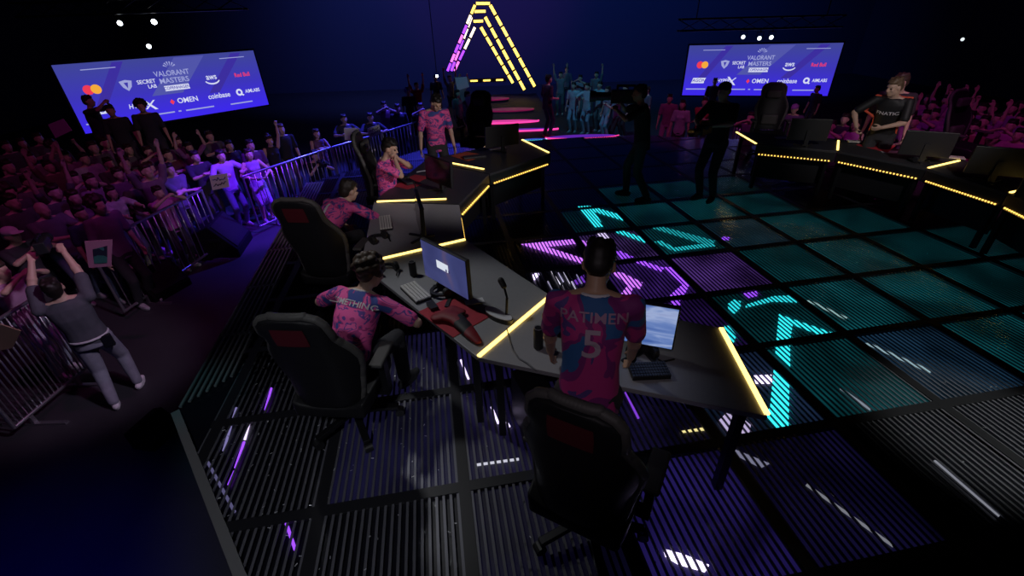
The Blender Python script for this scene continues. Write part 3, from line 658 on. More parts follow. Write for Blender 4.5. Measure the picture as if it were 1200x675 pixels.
def chair(loc, face, label, group, trim=CHT, recline=.18, tall=1., zs=.50):
    t = thing('gaming_chair', label, 'chair', (loc[0], loc[1], 0), math.atan2(-face[0], face[1]), group)
    m = MB()
    rows = [(-.30, .25, .07, .0), (-.2, .265, .085, .01), (0, .27, .07, .0), (.18, .27, .07, .0), (.27, .25, .05, -.02)]
    vs = []; n = 9
    for y, w, th, dz in rows:
        for k in range(n):
            u = -1+2*k/(n-1); vs.append((u*w, y, zs+dz+.05*abs(u)**3))
        for k in range(n):
            u = 1-2*k/(n-1); vs.append((u*w*.96, y, zs+dz-.09))
    fs = []; q = 2*n
    for i in range(len(rows)-1):
        for k in range(q): fs.append((i*q+k, i*q+(k+1) % q, (i+1)*q+(k+1) % q, (i+1)*q+k))
    fs += [list(range(q)), list(range((len(rows)-1)*q, len(rows)*q))]
    m.add(vs, fs); m.build('seat', CH, t, bevel=.02, smooth=True)
    B = [(0, .215, 0), (.10, .235, 0), (.22, .25, 0), (.32, .275, .0), (.42, .285, 0), (.50, .262, 0), (.57, .225, 0), (.63, .205, 0), (.70, .21, 0), (.77, .20, 0), (.81, .165, 0), (.83, .10, 0)]
    B = [(z*tall, w, d) for z, w, d in B]
    m = MB(); fr, bk = back_shell(m, B, .085, recline, .10)
    sh = Matrix.Translation((0, -.27, zs+.02)); m.v = [sh @ v for v in m.v]
    o = m.build('backrest', CH, t, bevel=.015, smooth=True)
    for k in (0, -1):                                         # piping along each side wing
        m = MB(); pts = [sh @ (f[k]*.5+b_[k]*.5) for f, b_ in zip(fr, bk)]
        for a, c in zip(pts, pts[1:]): m.cap(a, c, .026, .026, 8, 3)
        m.build('side_bolster', trim, t, smooth=True)
    m = MB(); pts = [sh @ (f[j]*.5+b_[j]*.5)+Vector((0, 0, .006)) for f, b_ in ((fr[-1], bk[-1]),) for j in range(13)]
    for a, c in zip(pts, pts[1:]): m.cap(a, c, .026, .026, 8, 3)
    m.build('top_bolster', trim, t, smooth=True)
    m = MB(); i0, i1 = 7, 10; vs = [sh @ (bk[i][k]+Vector((0, -.006, 0))) for i in range(i0, i1) for k in range(3, 10)]; nn = 7
    m.add(vs+[v+Vector((0, .03, 0)) for v in vs], [(r*nn+k, r*nn+k+1, (r+1)*nn+k+1, (r+1)*nn+k) for r in range(i1-i0-1) for k in range(nn-1)]); m.build('back_badge_panel', CHR, t)
    m = MB(); m.box((0, -.27+.09-recline*.62, zs+.68*tall), (.27, .08, .15)); m.build('head_cushion', CHG, t, bevel=.03)
    m = MB(); m.box((0, -.27+.09-recline*.2, zs+.22), (.30, .09, .20)); m.build('lumbar_cushion', CHG, t, bevel=.035)
    for sg in (1, -1):
        m = MB(); m.box((sg*.31, .0, zs+.23), (.095, .27, .03)); ar = m.build('armrest', CHG, t, bevel=.012)
        m = MB(); m.bar((sg*.31, -.02, zs-.08), (sg*.31, -.02, zs+.22), .045, .07); m.bar((sg*.2, -.02, zs-.085), (sg*.33, -.02, zs-.085), .07, .03); m.build('arm_post', BLACKM, ar)
    m = MB(); m.box((0, 0, zs-.12), (.24, .3, .05)); m.build('tilt_mechanism', BLACKM, t)
    m = MB(); m.cyl((0, 0, .12), (0, 0, zs-.1), .028, .028); m.cyl((0, 0, .1), (0, 0, .24), .042, .038); m.build('gas_column', BLACKM, t)
    for k in range(5):
        a = 2*PI*k/5+.3; d = Vector((math.cos(a), math.sin(a), 0)); m = MB()
        m.bar(d*.02+Vector((0, 0, .125)), d*.32+Vector((0, 0, .085)), .05, .035); lg = m.build('base_leg', BLACKM, t, bevel=.006)
        m = MB(); s = Vector((-d.y, d.x, 0)); m.cyl(d*.32+Vector((0, 0, .033))-s*.028, d*.32+Vector((0, 0, .033))+s*.028, .033, .033, 14); m.build('caster', RUBBER, lg)
    return t
CG = 'gaming chairs of the left team'
ch1 = G(688, 619); ch2 = G(420, 494)
chair(ch1, (.5, .87), 'nearest black gaming chair, empty behind the player with number 5', CG, recline=.10)
chair(ch2, (.10, 1), 'black gaming chair with the curly-haired seated player, grey side bolster', CG, recline=.16, tall=.94, zs=.45)
ch3 = G(408, 356); chair(ch3, (.12, 1), 'black gaming chair behind the bent-over pink player', CG, recline=.22)
ch4 = Vector((-1.72, 6.35, 0)); chair(ch4, (1, .05), 'tall black gaming chair of the player with hands at his face', CG, recline=.08)
ch5 = G(566, 208) + Vector((-.15, .95, 0)); chair(ch5, (-.35, -.94), 'grey-lit gaming chair behind the standing pink player, farthest left', CG, CHT)
RG = 'gaming chairs of the right team'
r1 = G(925, 213)+Vector((.25, 1.5, 0)); chair(r1, (-.3, -.95), 'round-backed grey gaming chair at the leftmost right-team desk', RG, CHT)
r2 = G(1105, 225)+Vector((.75, .75, 0)); chair(r2, (.3, -.95), 'dark gaming chair tilted beside the player in black', RG, CHG)
r3 = G(1180, 260)+Vector((.85, .6, 0)); chair(r3, (-.6, -.8), 'rightmost dark gaming chair at the photo edge', RG, CHT)
# ================================================================== DESK ITEMS
SCR = ramp_mat('game_menu', [(.25, (.03, .035, .13)), (.5, (.06, .07, .22)), (.62, (.16, .10, .17)), (.75, (.22, .11, .14))], 2.6, .4, 3., .8, emit=.75)
SCR2 = ramp_mat('game_menu_light', [(.3, (.06, .13, .42)), (.5, (.16, .26, .60)), (.6, (.40, .50, .80)), (.75, (.20, .22, .50))], 5, .4, 4., 1., emit=.8, stretch=(.4, 1, 2.2))
def monitor(bl, br, label, screen_m, lit=True, h=.31, tilt=.06, extras=False, w=None):
    c = (bl+br)/2; ux = (br-bl); W = ux.length if w is None else w; ux.normalize()
    rz = math.atan2(ux.y, ux.x)                              # screen looks to local -Y
    t = thing('monitor', label, 'monitor', (c.x, c.y, DT), rz, 'monitors on the team desks')
    zb = .10; Rx = Matrix.Rotation(-tilt, 3, 'X'); f = lambda v: Rx @ Vector(v)+Vector((0, 0, zb))
    m = MB(); vs = []; m.box((0, .018, h/2), (W+.02, .036, h+.02)); m.v = [f(v) for v in m.v]; m.build('housing', RUBBER, t, bevel=.006)
    m = MB(); m.box((0, -.002, h/2), (W, .004, h)); m.v = [f(v) for v in m.v]; m.build('display', screen_m, t)
    if extras:
        m = MB(); m.box((-.01, -.006, h*.56), (W*.26, .003, h*.2)); m.v = [f(v) for v in m.v]; m.build('menu_tile', glow('menu_white', (.75, .8, .9), .9), t)
        for k in range(2):
            m = MB(); m.box((.04+.035*k, -.0085, h*.5), (.016, .002, .02)); m.v = [f(v) for v in m.v]; m.build('menu_icon', glow('menu_navy', (.05, .05, .2), .6), t)
        M = Matrix.Translation(f((-.01, -.009, h*.585))) @ Rx.to_4x4() @ Matrix.Rotation(PI/2, 4, 'X')
    m = MB(); m.bar((0, .045, .01), (0, .05, zb+h*.5), .06, .03, up=Vector((0, 1, 0))); m.build('stand_neck', RUBBER, t)
    m = MB()
    for sg in (1, -1): m.bar((0, .05, .008), (sg*.12, -.10, .008), .03, .014)
    m.bar((0, .05, .008), (0, .14, .008), .03, .014); m.build('stand_base', RUBBER, t)
    return t
zl = DT+.10
OFF = mat('screen_off', (.01, .01, .014), .15)
mB = monitor(G(499, 322, zl), G(549, 351, zl), 'monitor with a dark blue game menu on the white keyboard desk', SCR, h=.32, extras=True, tilt=.0)
monitor(G(727, 398, zl), G(787, 409, zl), 'monitor with a bright blue picture right of player number 5', SCR2, h=.29, tilt=.02)
def at_desk(p, q, fx, fy):                                   # unit: along the desk and across it
    return p+(q-p)*fx
cC_ = G(497, 268, zl); monitor(cC_+Vector((-.12, .27, 0)), cC_+Vector((.02, -.26, 0)), 'dark monitor seen edge-on at the bent-over player', OFF, h=.31)
cD_ = G(517, 214, zl); monitor(cD_+Vector((-.22, .2, 0)), cD_+Vector((.15, -.24, 0)), 'dark monitor seen from the side on the desk with two red mats', OFF, h=.31)
cE_ = G(588, 170, zl); monitor(cE_+Vector((.26, .12, 0)), cE_+Vector((-.26, -.12, 0)), 'monitor seen from behind on the desk with the orange mat', OFF, h=.31)
for x, y, lb in ((942, 163, 'dark monitor seen from behind at the leftmost right-team desk'), (1078, 181, 'monitor seen from behind right of the bright red mat'), (1160, 203, 'monitor back beside the dark tilted chair'), (1225, 232, 'monitor back on the rightmost desk, at the photo edge')):
    p = G(x, y, zl)+Vector((.02, -.02, 0)); d = Vector((-.95, .3 if x < 1000 else .55, 0)).normalized()*.27; monitor(p-d, p+d, lb, OFF, h=.31)
# keyboard with white keys
def keyboard(p, q, wid, label, keycol, body=BLACK, n=14, r=5):
    d = (q-p); L = d.length; rz = math.atan2(d.y, d.x)
    t = thing('keyboard', label, 'keyboard', ((p+q)/2).to_tuple()[:2]+(DT,), rz, 'keyboards on the desks')
    m = MB(); m.box((0, 0, .012), (L, wid, .024)); m.build('case', body, t, bevel=.004)
    for row in range(r):
        m = MB()
        for k in range(n): m.box((-L/2+L*(k+.5)/n, -wid/2+wid*(row+.5)/r, .029), (L/n*.82, wid/r*.8, .012))
        m.build('key_row', keycol, t)
    return t
KW = mat('keycap_white', (.72, .70, .66), .5); KB = mat('keycap_dark', (.03, .03, .035), .5)
keyboard(G(478, 336, DT), G(497, 354, DT), .135, 'white-keyed compact keyboard left of the blue menu monitor', KW)
keyboard(G(738, 438, DT), G(782, 436, DT), .13, 'dark keyboard on the nearest desk below the bright monitor', KB)
dk = (Vector((.8, -.6, 0))*.17)
for x, y, v, lb, kc in ((452, 263, Vector((.05, -.18, 0)), 'white and black keyboard in front of the bent-over player', KW), (476, 213, Vector((.1, -.15, 0)), 'dark keyboard on the desk with two red mats', KB), (556, 185, Vector((-.17, -.05, 0)), 'dark keyboard on the orange mat', KB),
                    (1008, 168, Vector((-.17, .06, 0)), 'pale keyboard beside the red mat of the player in black', KW), (1110, 178+8, Vector((-.15, .1, 0)), 'pale keyboard beside the dark tilted chair', KW)):
    p = G(x, y, DT); keyboard(p-v, p+v, .13, lb, kc)
def mat_pad(px, label, m, group='desk mats'):
    P = [G(x, y, DT) for x, y in px]; c = sum(P, Vector())/4; b = MB(); b.prism([(p.x-c.x, p.y-c.y) for p in P], .001, .006)
    o = b.build('desk_mat', m, None, bevel=.002, loc=(c.x, c.y, DT)); return tag(o, label, 'desk mat', group)
RED = mat('red_mat', (.42, .03, .05), .75, noise=(18, .2)); ORG = mat('orange_mat', (.60, .11, .05), .75, noise=(10, .3))
mat_pad([(490, 366), (531, 396), (573, 372), (533, 346)], 'red desk mat under the dark jacket', RED)
mat_pad([(458, 218), (478, 222), (494, 217), (474, 213)], 'small red mat nearest the player holding his hands up', RED)
mat_pad([(474, 210), (490, 214), (503, 207.5), (486, 205)], 'second red mat farther along the same desk', RED)
mat_pad([(528, 183), (549, 189), (569, 182), (546, 178)], 'orange mat in front of the standing pink player', ORG)
mat_pad([(1003, 170), (1040, 179), (1050, 171), (1012, 166)], 'bright red mat in front of the player in black', mat('bright_red_mat', (.65, .04, .06), .7))
# jacket heaped on the red mat
b = MB(); pts = [(512, 372, .03, .05), (522, 368, .05, .06), (535, 372, .05, .06), (545, 382, .05, .055), (553, 392, .035, .045), (560, 401, .012, .03), (530, 362, .05, .05), (540, 365, .04, .045)]
wp = [(G(x, y, DT+zz), r) for x, y, zz, r in pts]
for (p, r), (q, s_) in zip(wp[:5], wp[1:6]): b.cap(p, q, r, s_)
b.cap(wp[1][0], wp[6][0], .05, .05); b.cap(wp[6][0], wp[7][0], .05, .04)
me = bake(b, .01, 4); me.materials.clear(); me.materials.append(ramp_mat('jacket_cloth', [(0, (.22, .010, .018)), (.50, (.012, .012, .014))], 3.2)); jk = bpy.data.objects.new('jacket', me); C.objects.link(jk)
zm = min(v.co.z for v in me.vertices)
for v in me.vertices: v.co.z = zm+(v.co.z-zm)*.5
mn = min(v.co.z for v in me.vertices); jk.location.z = DT+.007-mn
tag(jk, 'crumpled red and black jacket lying on the red desk mat', 'jacket')
def headset(c, label, rz=0.):
    t = thing('headset', label, 'headset', c, rz, 'headsets on the desks'); m = MB()
    for k in range(10):
        a, e = PI*k/10, PI*(k+1)/10; m.bar((.085*math.cos(a), .11*math.sin(a), .035), (.085*math.cos(e), .11*math.sin(e), .035), .03, .014)
    m.build('headband', RUBBER, t)
    for sg in (1, -1):
        m = MB(); m.cyl((sg*.06, 0, .045), (sg*.10, 0, .045), .045, .04); m.build('ear_cup', RUBBER, t, bevel=.008)
    m = MB(); m.bar((.09, -.03, .03), (.03, -.12, .02), .01, .01); m.build('boom_microphone', RUBBER, t)
def D3(x, y): return G(x, y, DT)
headset(D3(455, 320), 'black headset at the left end of the white keyboard desk', .6); headset(D3(522, 343), 'black headset between the white keyboard and blue menu monitor', 2.)
headset(D3(752, 421), 'black headset on the nearest desk below the bright monitor', .2); headset(D3(445, 283), 'black headset lying before the bent-over player', 1.)
headset(D3(1076, 190), 'black headset on the desk of the player in black', .4)
def can(c, label, top, h=.15, r=.033):
    t = thing('drink_can', label, 'can', c, 0, 'drink cans on the desks'); m = MB(); m.lathe([(r*.8, 0), (r, .012), (r, h-.018), (r*.82, h-.002)], n=24); m.build('can_body', BLACK, t, smooth=False)
    m = MB(); m.lathe([(r*.82, h-.004), (r*.84, h), (r*.72, h-.001), (r*.7, h-.006)], n=24); m.build('can_lid', top, t)
LID = mat('can_lid', (.5, .5, .52), .3, .9)
can(D3(631, 408), 'tall black can nearest to the yellow strip on the nearest desk', LID, .17); can(D3(641, 388), 'black can with a white top behind the other can', WHT, .16, .036)
can(D3(485, 323), 'black drink can left of the blue menu monitor', LID, .14, .032)
# microphone stand with oval weight
t = thing('microphone_stand', 'black microphone stand with white-topped oval base beside the yellow strip', 'stand', D3(584, 372)); m = MB()
o1 = [(.14*math.cos(q)*1., .055*math.sin(q)) for q in [2*PI*k/24 for k in range(24)]]; Rz = Matrix.Rotation(-.75, 2)
o1 = [tuple(Rz @ Vector(p)) for p in o1]
m.prism(o1, 0, .035); m.build('base', BLACK, t); m = MB(); m.prism([(x*.94, y*.92) for x, y in o1], .035, .040); m.build('base_top', WHT, t)
m = MB(); m.cyl((.06, -.02, .03), (.07, .0, .17), .010); m.cyl((.07, 0, .17), (.05, .05, .24), .008); m.build('pole', BLACKM, t); m = MB(); m.cap((.05, .05, .24), (.03, .08, .27), .022, .024); m.build('microphone', RUBBER, t)
for x, y, lb in ((492, 246, 'dark thin pole standing on the bent-over player\'s desk'),):
    t = thing('microphone_stand', lb, 'stand', D3(x, y)); m = MB(); m.cyl((0, 0, 0), (0, 0, .018), .05); m.build('base', BLACKM, t)
    m = MB(); m.tube([(0, 0, .018), (0, .0, .22), (-.03, .03, .33), (-.09, .06, .37)], .007); m.build('pole', BLACKM, t); m = MB(); m.cap((-.09, .06, .37), (-.12, .075, .37), .016, .018, 10, 3); m.build('microphone', RUBBER, t)
def cable(pts, r, m, label, z=DT):
    P = [G(x, y, z+r) for x, y in pts]; b = MB()
    for p, q in zip(P, P[1:]): b.cap(p, q, r, r, 8, 2)
    return tag(b.build('cable', m, smooth=True), label, 'cable', 'cables on the desks')
cable([(594, 385), (597, 398), (601, 410), (608, 420), (618, 426), (628, 434)], .006, mat('cable_grey', (.10, .10, .11), .5), 'grey cable curling over the nearest desk left of the cans')
cable([(742, 420), (752, 414), (764, 416), (776, 424), (790, 421)], .006, RUBBER, 'black cable behind the keyboard below the bright monitor')
# papers, phones and small gear on the desks
def slab(name, x, y, d, rz, m, label, cat, z=DT, group=None):
    p = G(x, y, z); b = MB(); b.box((0, 0, d[2]/2), d); o = b.build(name, m, None, bevel=.003, loc=(p.x, p.y, z)); o.rotation_euler.z = rz; return tag(o, label, cat, group)
slab('phone', 556, 354, (.15, .07, .009), .3, WHT, 'white phone lying behind the red mat', 'phone')
slab('paper_sheet', 925, 161.5, (.45, .14, .003), -.1, WHT, 'long white paper on the leftmost right-team desk', 'paper')
slab('paper_sheet', 1046, 178, (.3, .14, .003), -.3, WHT, 'white papers beside the bright red mat', 'paper')
slab('paper_sheet', 1195, 207, (.55, .11, .003), -.55, WHT, 'white paper strip on the rightmost desks at the photo edge', 'paper')
slab('paper_sheet', 583, 174, (.3, .12, .003), .3, WHT, 'white papers on the farthest left desk', 'paper')
slab('paper_sheet', 496, 200.5, (.2, .05, .004), .4, WHT, 'narrow white card beyond the red mats', 'card')
slab('computer_mouse', 507, 361, (.06, .11, .035), .5, BLACK, 'black mouse under the corner of the blue menu monitor', 'mouse')
# PC tower with glowing rings
t = thing('computer_tower', 'black computer tower with colour-ringed fans under the nearest desk', 'computer', G(622, 505)+Vector((.03, .0, 0)), .35); m = MB(); m.box((0, 0, .23), (.20, .42, .44)); m.build('case', BLACK, t, bevel=.008)
for k in range(3):
    m = MB(); n = 20; c = Vector((-.02, -.214, .10+.13*k))
    vs = [c+Vector((r*math.cos(2*PI*q/n), 0, r*math.sin(2*PI*q/n))) for r in (.05, .058) for q in range(n)]; m.add(vs+[v-Vector((0, .006, 0)) for v in vs], [(q, (q+1) % n, n+(q+1) % n, n+q) for q in range(n)]+[(2*n+q, 2*n+(q+1) % n, 3*n+(q+1) % n, 3*n+q) for q in range(n)])
    m.build('fan_ring', glow('rgb_ring_%d' % k, [(.05, .25, 1), (.45, .1, .8), (.05, .3, 1.)][k], .9), t)
# ================================================================== PEOPLE
BASE = dict(vox=.016)
person_meshes('stand', **BASE)
person_meshes('stand_f', fem=True, hair='long', lean=.02, **BASE)
person_meshes('fist', lh=(-.26, .12, 1.98), le=(-1, .2, 0), lcurl=1., head=(-.1, 0), **BASE)
person_meshes('fist_tank', fem=True, sleeve='none', hair='bun', lh=(-.24, .1, 1.95), le=(-1, .2, 0), lcurl=1., rh=(.25, .28, .98), **BASE)
person_meshes('both', rh=(.30, .15, 1.98), lh=(-.28, .12, 2.0), re=(1, .1, 0), le=(-1, .1, 0), head=(-.12, 0), **BASE)
person_meshes('both_f', fem=True, hair='long', rh=(.26, .15, 1.9), lh=(-.30, .12, 1.86), re=(1, .1, 0), le=(-1, .1, 0), **BASE)
person_meshes('clap', rh=(.03, .36, 1.30), lh=(-.02, .36, 1.30), re=(1, -.2, -.6), le=(-1, -.2, -.6), rcurl=.1, lcurl=.1, **BASE)
person_meshes('clap_f', fem=True, hair='long', sleeve='none', rh=(.03, .34, 1.28), lh=(-.02, .34, 1.28), re=(1, -.2, -.6), le=(-1, -.2, -.6), rcurl=.1, lcurl=.1, **BASE)
person_meshes('phone', rh=(.06, .36, 1.58), lh=(-.06, .36, 1.56), re=(1, -.1, -.5), le=(-1, -.1, -.5), rcurl=.8, lcurl=.8, **BASE)
person_meshes('cross', rh=(-.16, .24, 1.18), lh=(.16, .25, 1.13), re=(1, -.1, -.3), le=(-1, -.1, -.3), hair='short', **BASE)
person_meshes('rail', rh=(.25, .38, 1.08), lh=(-.25, .38, 1.08), re=(.8, -.4, -.2), le=(-.8, -.4, -.2), rcurl=.8, lcurl=.8, lean=.18, hair='cap', **BASE)
person_meshes('sign', rh=(.2, .40, 1.28), lh=(-.2, .40, 1.28), re=(1, -.2, -.5), le=(-1, -.2, -.5), rcurl=.9, lcurl=.9, **BASE)
person_meshes('sign_up', rh=(.18, .25, 1.86), lh=(-.18, .25, 1.86), re=(1, .1, -.2), le=(-1, .1, -.2), rcurl=.9, lcurl=.9, **BASE)
person_meshes('bald_clap', hair='bald', rh=(.05, .40, 1.22), lh=(-.04, .42, 1.26), re=(1, -.2, -.6), le=(-1, -.2, -.6), build=1.1, **BASE)
person_meshes('reach_f', fem=True, hair='long', rh=(.22, .58, 1.28), lh=(-.12, .58, 1.36), re=(.8, -.2, -.6), le=(-.8, -.2, -.6), lean=.12, **BASE)
person_meshes('skirt', fem=True, hair='long', sleeve='none', leg='skirt', rh=(.14, .26, 1.12), lh=(-.14, .26, 1.12), re=(1, -.2, -.5), le=(-1, -.2, -.5), **BASE)
person_meshes('capclap', hair='cap', rh=(.06, .34, 1.42), lh=(-.05, .34, 1.44), re=(1, -.2, -.5), le=(-1, -.2, -.5), rcurl=.6, lcurl=.6, **BASE)
person_meshes('curly', hair='curly', **BASE)
JEAN = (.12, .15, .24); DARK = (.03, .03, .035); GREY = (.14, .14, .15); WH = (.55, .55, .56); LJ = (.45, .50, .60)
LIGHT = (.62, .40, .30); TAN = (.50, .30, .20)
CEN = Vector((.6, 4.5))
PLACED = []
def hat(px, py, key, h, face, z0=0.):
    i = CACHE[key]['info']; hc = i['hc']*(h/1.75); f = Vector(face).normalized(); p = G(px, py, z0+hc.z)
    return Vector((p.x-f.x*hc.y-f.y*hc.x, p.y-f.y*hc.y+f.x*hc.x, z0))
def crowd(px, py, key, label, shirt, trousers=DARK, hr=(.02, .014, .01), sk=LIGHT, h=1.72, group=None, z0=None, at=None, shoes=(.4, .4, .42), hs=1.):
    z0 = FLOOR if z0 is None else z0; h *= hs
    p0 = G(px, py, z0+CACHE[key]['info']['hc'].z*h/1.75); f = ((at or CEN)-p0.xy).normalized()
    q = hat(px, py, key, h, f, z0); d = Vector((q.x, q.y)).normalized(); best = None
    for st in (0, .12, -.12, .24, -.24, .36, -.36, .48, .6, .75, .9, 1.05):
        c = q.xy+d*st; gap = min([(c-o).length for o in PLACED] or [9])
        if best is None or gap > best[0]+.02: best = (gap, c)
        if gap > .46: best = (gap, c); break
    c = best[1]; PLACED.append(c)
    return person(key, label, (c.x, c.y, z0), (f.x, f.y), shirt, trousers, sk, hr, shoes, h, group)
FR = 'spectators along the left barrier'
for a in [
    (14, 276, 'capclap', 'spectator in dark t-shirt and white cap at the lower left photo edge', (.05, .05, .06), DARK, (.75, .70, .72), LIGHT, 1.74),
    (0, 318, 'phone', 'spectator in pale jeans at the lower left edge holding up a phone', (.45, .25, .40), LJ, (.05, .03, .02), LIGHT, 1.70),
    (50, 246, 'bald_clap', 'bald spectator in grey t-shirt clapping behind the raised-camera man', (.16, .16, .18), JEAN, (.02, .014, .01), LIGHT, 1.78),
    (92, 246, 'stand', 'spectator in navy t-shirt between the bald man and the woman in white', (.04, .05, .10), JEAN, (.02, .014, .01), TAN, 1.68),
    (131, 226, 'reach_f', 'woman in white t-shirt with both arms stretched over the barrier', WH, JEAN, (.03, .015, .01), LIGHT, 1.68),
    (160, 216, 'rail', 'spectator in a dark cap leaning on the barrier behind the woman in white', (.10, .07, .10), JEAN, (.07, .06, .09), LIGHT, 1.72),
    (186, 226, 'phone', 'spectator in a patterned pink shirt holding hands high at the barrier corner', (.55, .15, .45), DARK, (.03, .015, .01), LIGHT, 1.62),
    (199, 199, 'cross', 'spectator in grey t-shirt with crossed arms at the barrier', (.13, .12, .16), DARK, (.02, .014, .01), LIGHT, 1.74),
    (197, 182, 'clap', 'red-lit face above the grey t-shirt spectator with crossed arms', (.12, .03, .04), DARK, (.02, .014, .01), LIGHT, 1.76),
    (229, 184, 'clap', 'spectator in black t-shirt clapping left of the person with the white sign', (.03, .03, .035), DARK, (.02, .014, .01), LIGHT, 1.76),
    (222, 173, 'both_f', 'woman with raised hands behind the black-shirted clapping spectator', (.30, .10, .28), DARK, (.02, .014, .01), LIGHT, 1.66),
    (259, 183, 'sign', 'spectator in violet-lit shirt holding a white handmade sign', (.50, .35, .60), JEAN, (.02, .014, .01), LIGHT, 1.74),
    (269, 171, 'stand_f', 'long-haired spectator in dark top behind the sign holder', (.04, .03, .05), DARK, (.02, .012, .01), LIGHT, 1.70),
    (292, 181, 'skirt', 'woman in strapless top and short skirt behind the barrier', (.40, .22, .50), (.50, .4, .6), (.03, .015, .01), LIGHT, 1.68),
    (316, 165, 'fist_tank', 'woman in black tank top raising one fist', (.02, .02, .025), DARK, (.03, .015, .01), LIGHT, 1.70),
    (330, 154, 'stand', 'tall man in black t-shirt right of the woman with raised fist', (.02, .02, .025), GREY, (.09, .05, .03), LIGHT, 1.86),
    (294, 172, 'stand', 'dim face behind the woman in the short skirt', (.08, .03, .06), DARK, (.02, .014, .01), TAN, 1.76),
    (371, 157, 'clap_f', 'clapping spectator in sleeveless top near the photographer', (.16, .08, .14), DARK, (.03, .015, .01), LIGHT, 1.68)]:
    crowd(*a, group=FR, hs=.955)
FB = 'spectators behind the far left barrier'
for a in [
    (403, 140, 'sign', 'spectator holding a blank white board, left of the pair', (.05, .05, .09), DARK), (434, 138, 'sign', 'spectator holding a tilted white board, right of the pair', (.04, .04, .07), DARK),
    (450, 124, 'phone', 'spectator filming with both hands raised, left of the purple hair', (.20, .06, .12), DARK), (478, 108, 'curly', 'spectator with big rounded purple-lit hair', (.03, .02, .05), DARK, (.22, .10, .45)),
    (488, 101, 'both', 'red-shirted spectator behind the purple hair', (.40, .03, .04), DARK), (493, 126, 'phone', 'spectator with bent raised arms just left of the standing pink player', (.06, .05, .10), DARK),
    (510, 92, 'stand', 'dark spectator directly above the head of the standing pink player', (.03, .03, .05), DARK), (466, 127, 'stand', 'dim spectator between the purple hair and the fence', (.04, .03, .06), DARK)]:
    crowd(*a, group=FB)
TC = 'teal-lit spectators at the runway'
for a in [
    (527, 92, 'both', 'teal-lit spectator with raised arms left of the arch', (.35, .40, .42), DARK), (541, 97, 'sign_up', 'spectator lifting a pale blue board beside the arch', (.30, .30, .34), DARK), (536, 110, 'stand_f', 'long-haired spectator below the pale blue board', (.20, .20, .24), DARK), (548, 112, 'sign', 'spectator holding the small cyan board', (.25, .30, .32), DARK)]:
    crowd(*a, group=TC, at=Vector((.6, 15)))
for a in [
    (657, 88, 'both', 'spectator with raised arms right behind the host', (.25, .25, .28), GREY), (672, 101, 'stand', 'spectator in pale shirt and trousers first right of the host', (.50, .52, .55), LJ), (680, 92, 'phone', 'spectator filming with lifted hands in the second row right of the host', (.30, .3, .34), GREY),
    (688, 102, 'sign', 'spectator in white holding a pale sheet right of the arch', (.60, .60, .62), LJ), (703, 100, 'clap', 'broad spectator in light blue shirt facing the runway', (.42, .5, .55), GREY), (699, 88, 'fist', 'back-row spectator raising one fist right of the arch', (.2, .2, .24), GREY), (712, 106, 'stand_f', 'long-haired spectator in light trousers, right end of the teal group', (.35, .38, .42), LJ),
    (722, 110, 'clap', 'dim clapping spectator left of the shoulder camera', (.16, .18, .22), DARK), (733, 104, 'stand', 'dim spectator behind the shoulder camera', (.10, .12, .16), DARK), (758, 106, 'stand', 'faint spectator above the first camera operator', (.10, .11, .14), DARK), (664, 82, 'stand', 'back-row spectator highest beside the arch foot', (.15, .16, .2), DARK)]:
    crowd(*a, group=TC, at=Vector((1., 15)))
RC = 'spectators behind the right barrier'
for a in [
    (785, 116, 'stand', 'magenta-lit spectator right of the first camera operator', (.30, .10, .22), (.4, .2, .35)), (800, 123, 'stand_f', 'spectator in pale top between the two camera operators', (.45, .38, .48), DARK), (826, 120, 'cross', 'red-lit spectator left of the second camera operator', (.45, .03, .07), DARK), (838, 96, 'stand', 'dark head rising against the bottom of the right screen', (.03, .03, .05), DARK),
    (880, 138, 'phone', 'spectator with bent raised arms left of the round-backed chair', (.10, .05, .12), DARK), (931, 128, 'rail', 'spectator in violet-lit cap behind the leftmost right-team monitor', (.10, .05, .14), DARK, (.3, .1, .4)),
    (974, 148, 'phone', 'purple-lit spectator left of the player in black, arms lifted', (.35, .12, .32), DARK), (1002, 148, 'clap_f', 'spectator in bright magenta top just left of the player in black', (.55, .15, .48), DARK), (990, 140, 'stand', 'spectator with dark hair behind the magenta top', (.06, .04, .08), DARK)]:
    crowd(*a, group=RC)
for a in [
    (1072, 143, 'cross', 'magenta spectator lowest behind the monitor of the player in black', (.5, .14, .42), DARK), (1128, 160, 'clap_f', 'bright pink long-haired spectator clapping at the right rail', (.65, .30, .45), DARK), (1161, 166, 'rail', 'spectator leaning both arms on the right rail', (.55, .22, .32), DARK, (.3, .1, .2)), (1141, 150, 'stand', 'red-lit face behind the pink clapping spectator', (.35, .06, .12), DARK), (1193, 160, 'clap', 'magenta spectator at the right photo edge above the last desk', (.5, .16, .35), DARK)]:
    crowd(*a, group=RC)
r_ = random.Random(11); BR = 'blurred back rows at right'
keys = ['both', 'fist', 'stand', 'clap', 'both_f', 'stand_f', 'phone']
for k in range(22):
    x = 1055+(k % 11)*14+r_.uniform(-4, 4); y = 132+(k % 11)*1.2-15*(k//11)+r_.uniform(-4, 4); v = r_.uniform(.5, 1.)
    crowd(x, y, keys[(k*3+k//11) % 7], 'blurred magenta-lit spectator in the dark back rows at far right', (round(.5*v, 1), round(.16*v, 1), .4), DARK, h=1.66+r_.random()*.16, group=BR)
BL = 'blurred back rows at left'
spots_ = [(10, 196), (26, 168), (34, 214), (58, 196), (62, 172), (64, 226), (88, 210), (108, 214), (123, 168), (128, 192), (146, 192), (152, 200), (170, 196), (10, 226), (36, 186), (174, 178), (108, 170), (8, 172), (44, 160), (84, 226), (20, 246), (72, 236), (112, 236), (140, 206), (180, 206), (152, 178), (210, 170), (246, 160)]
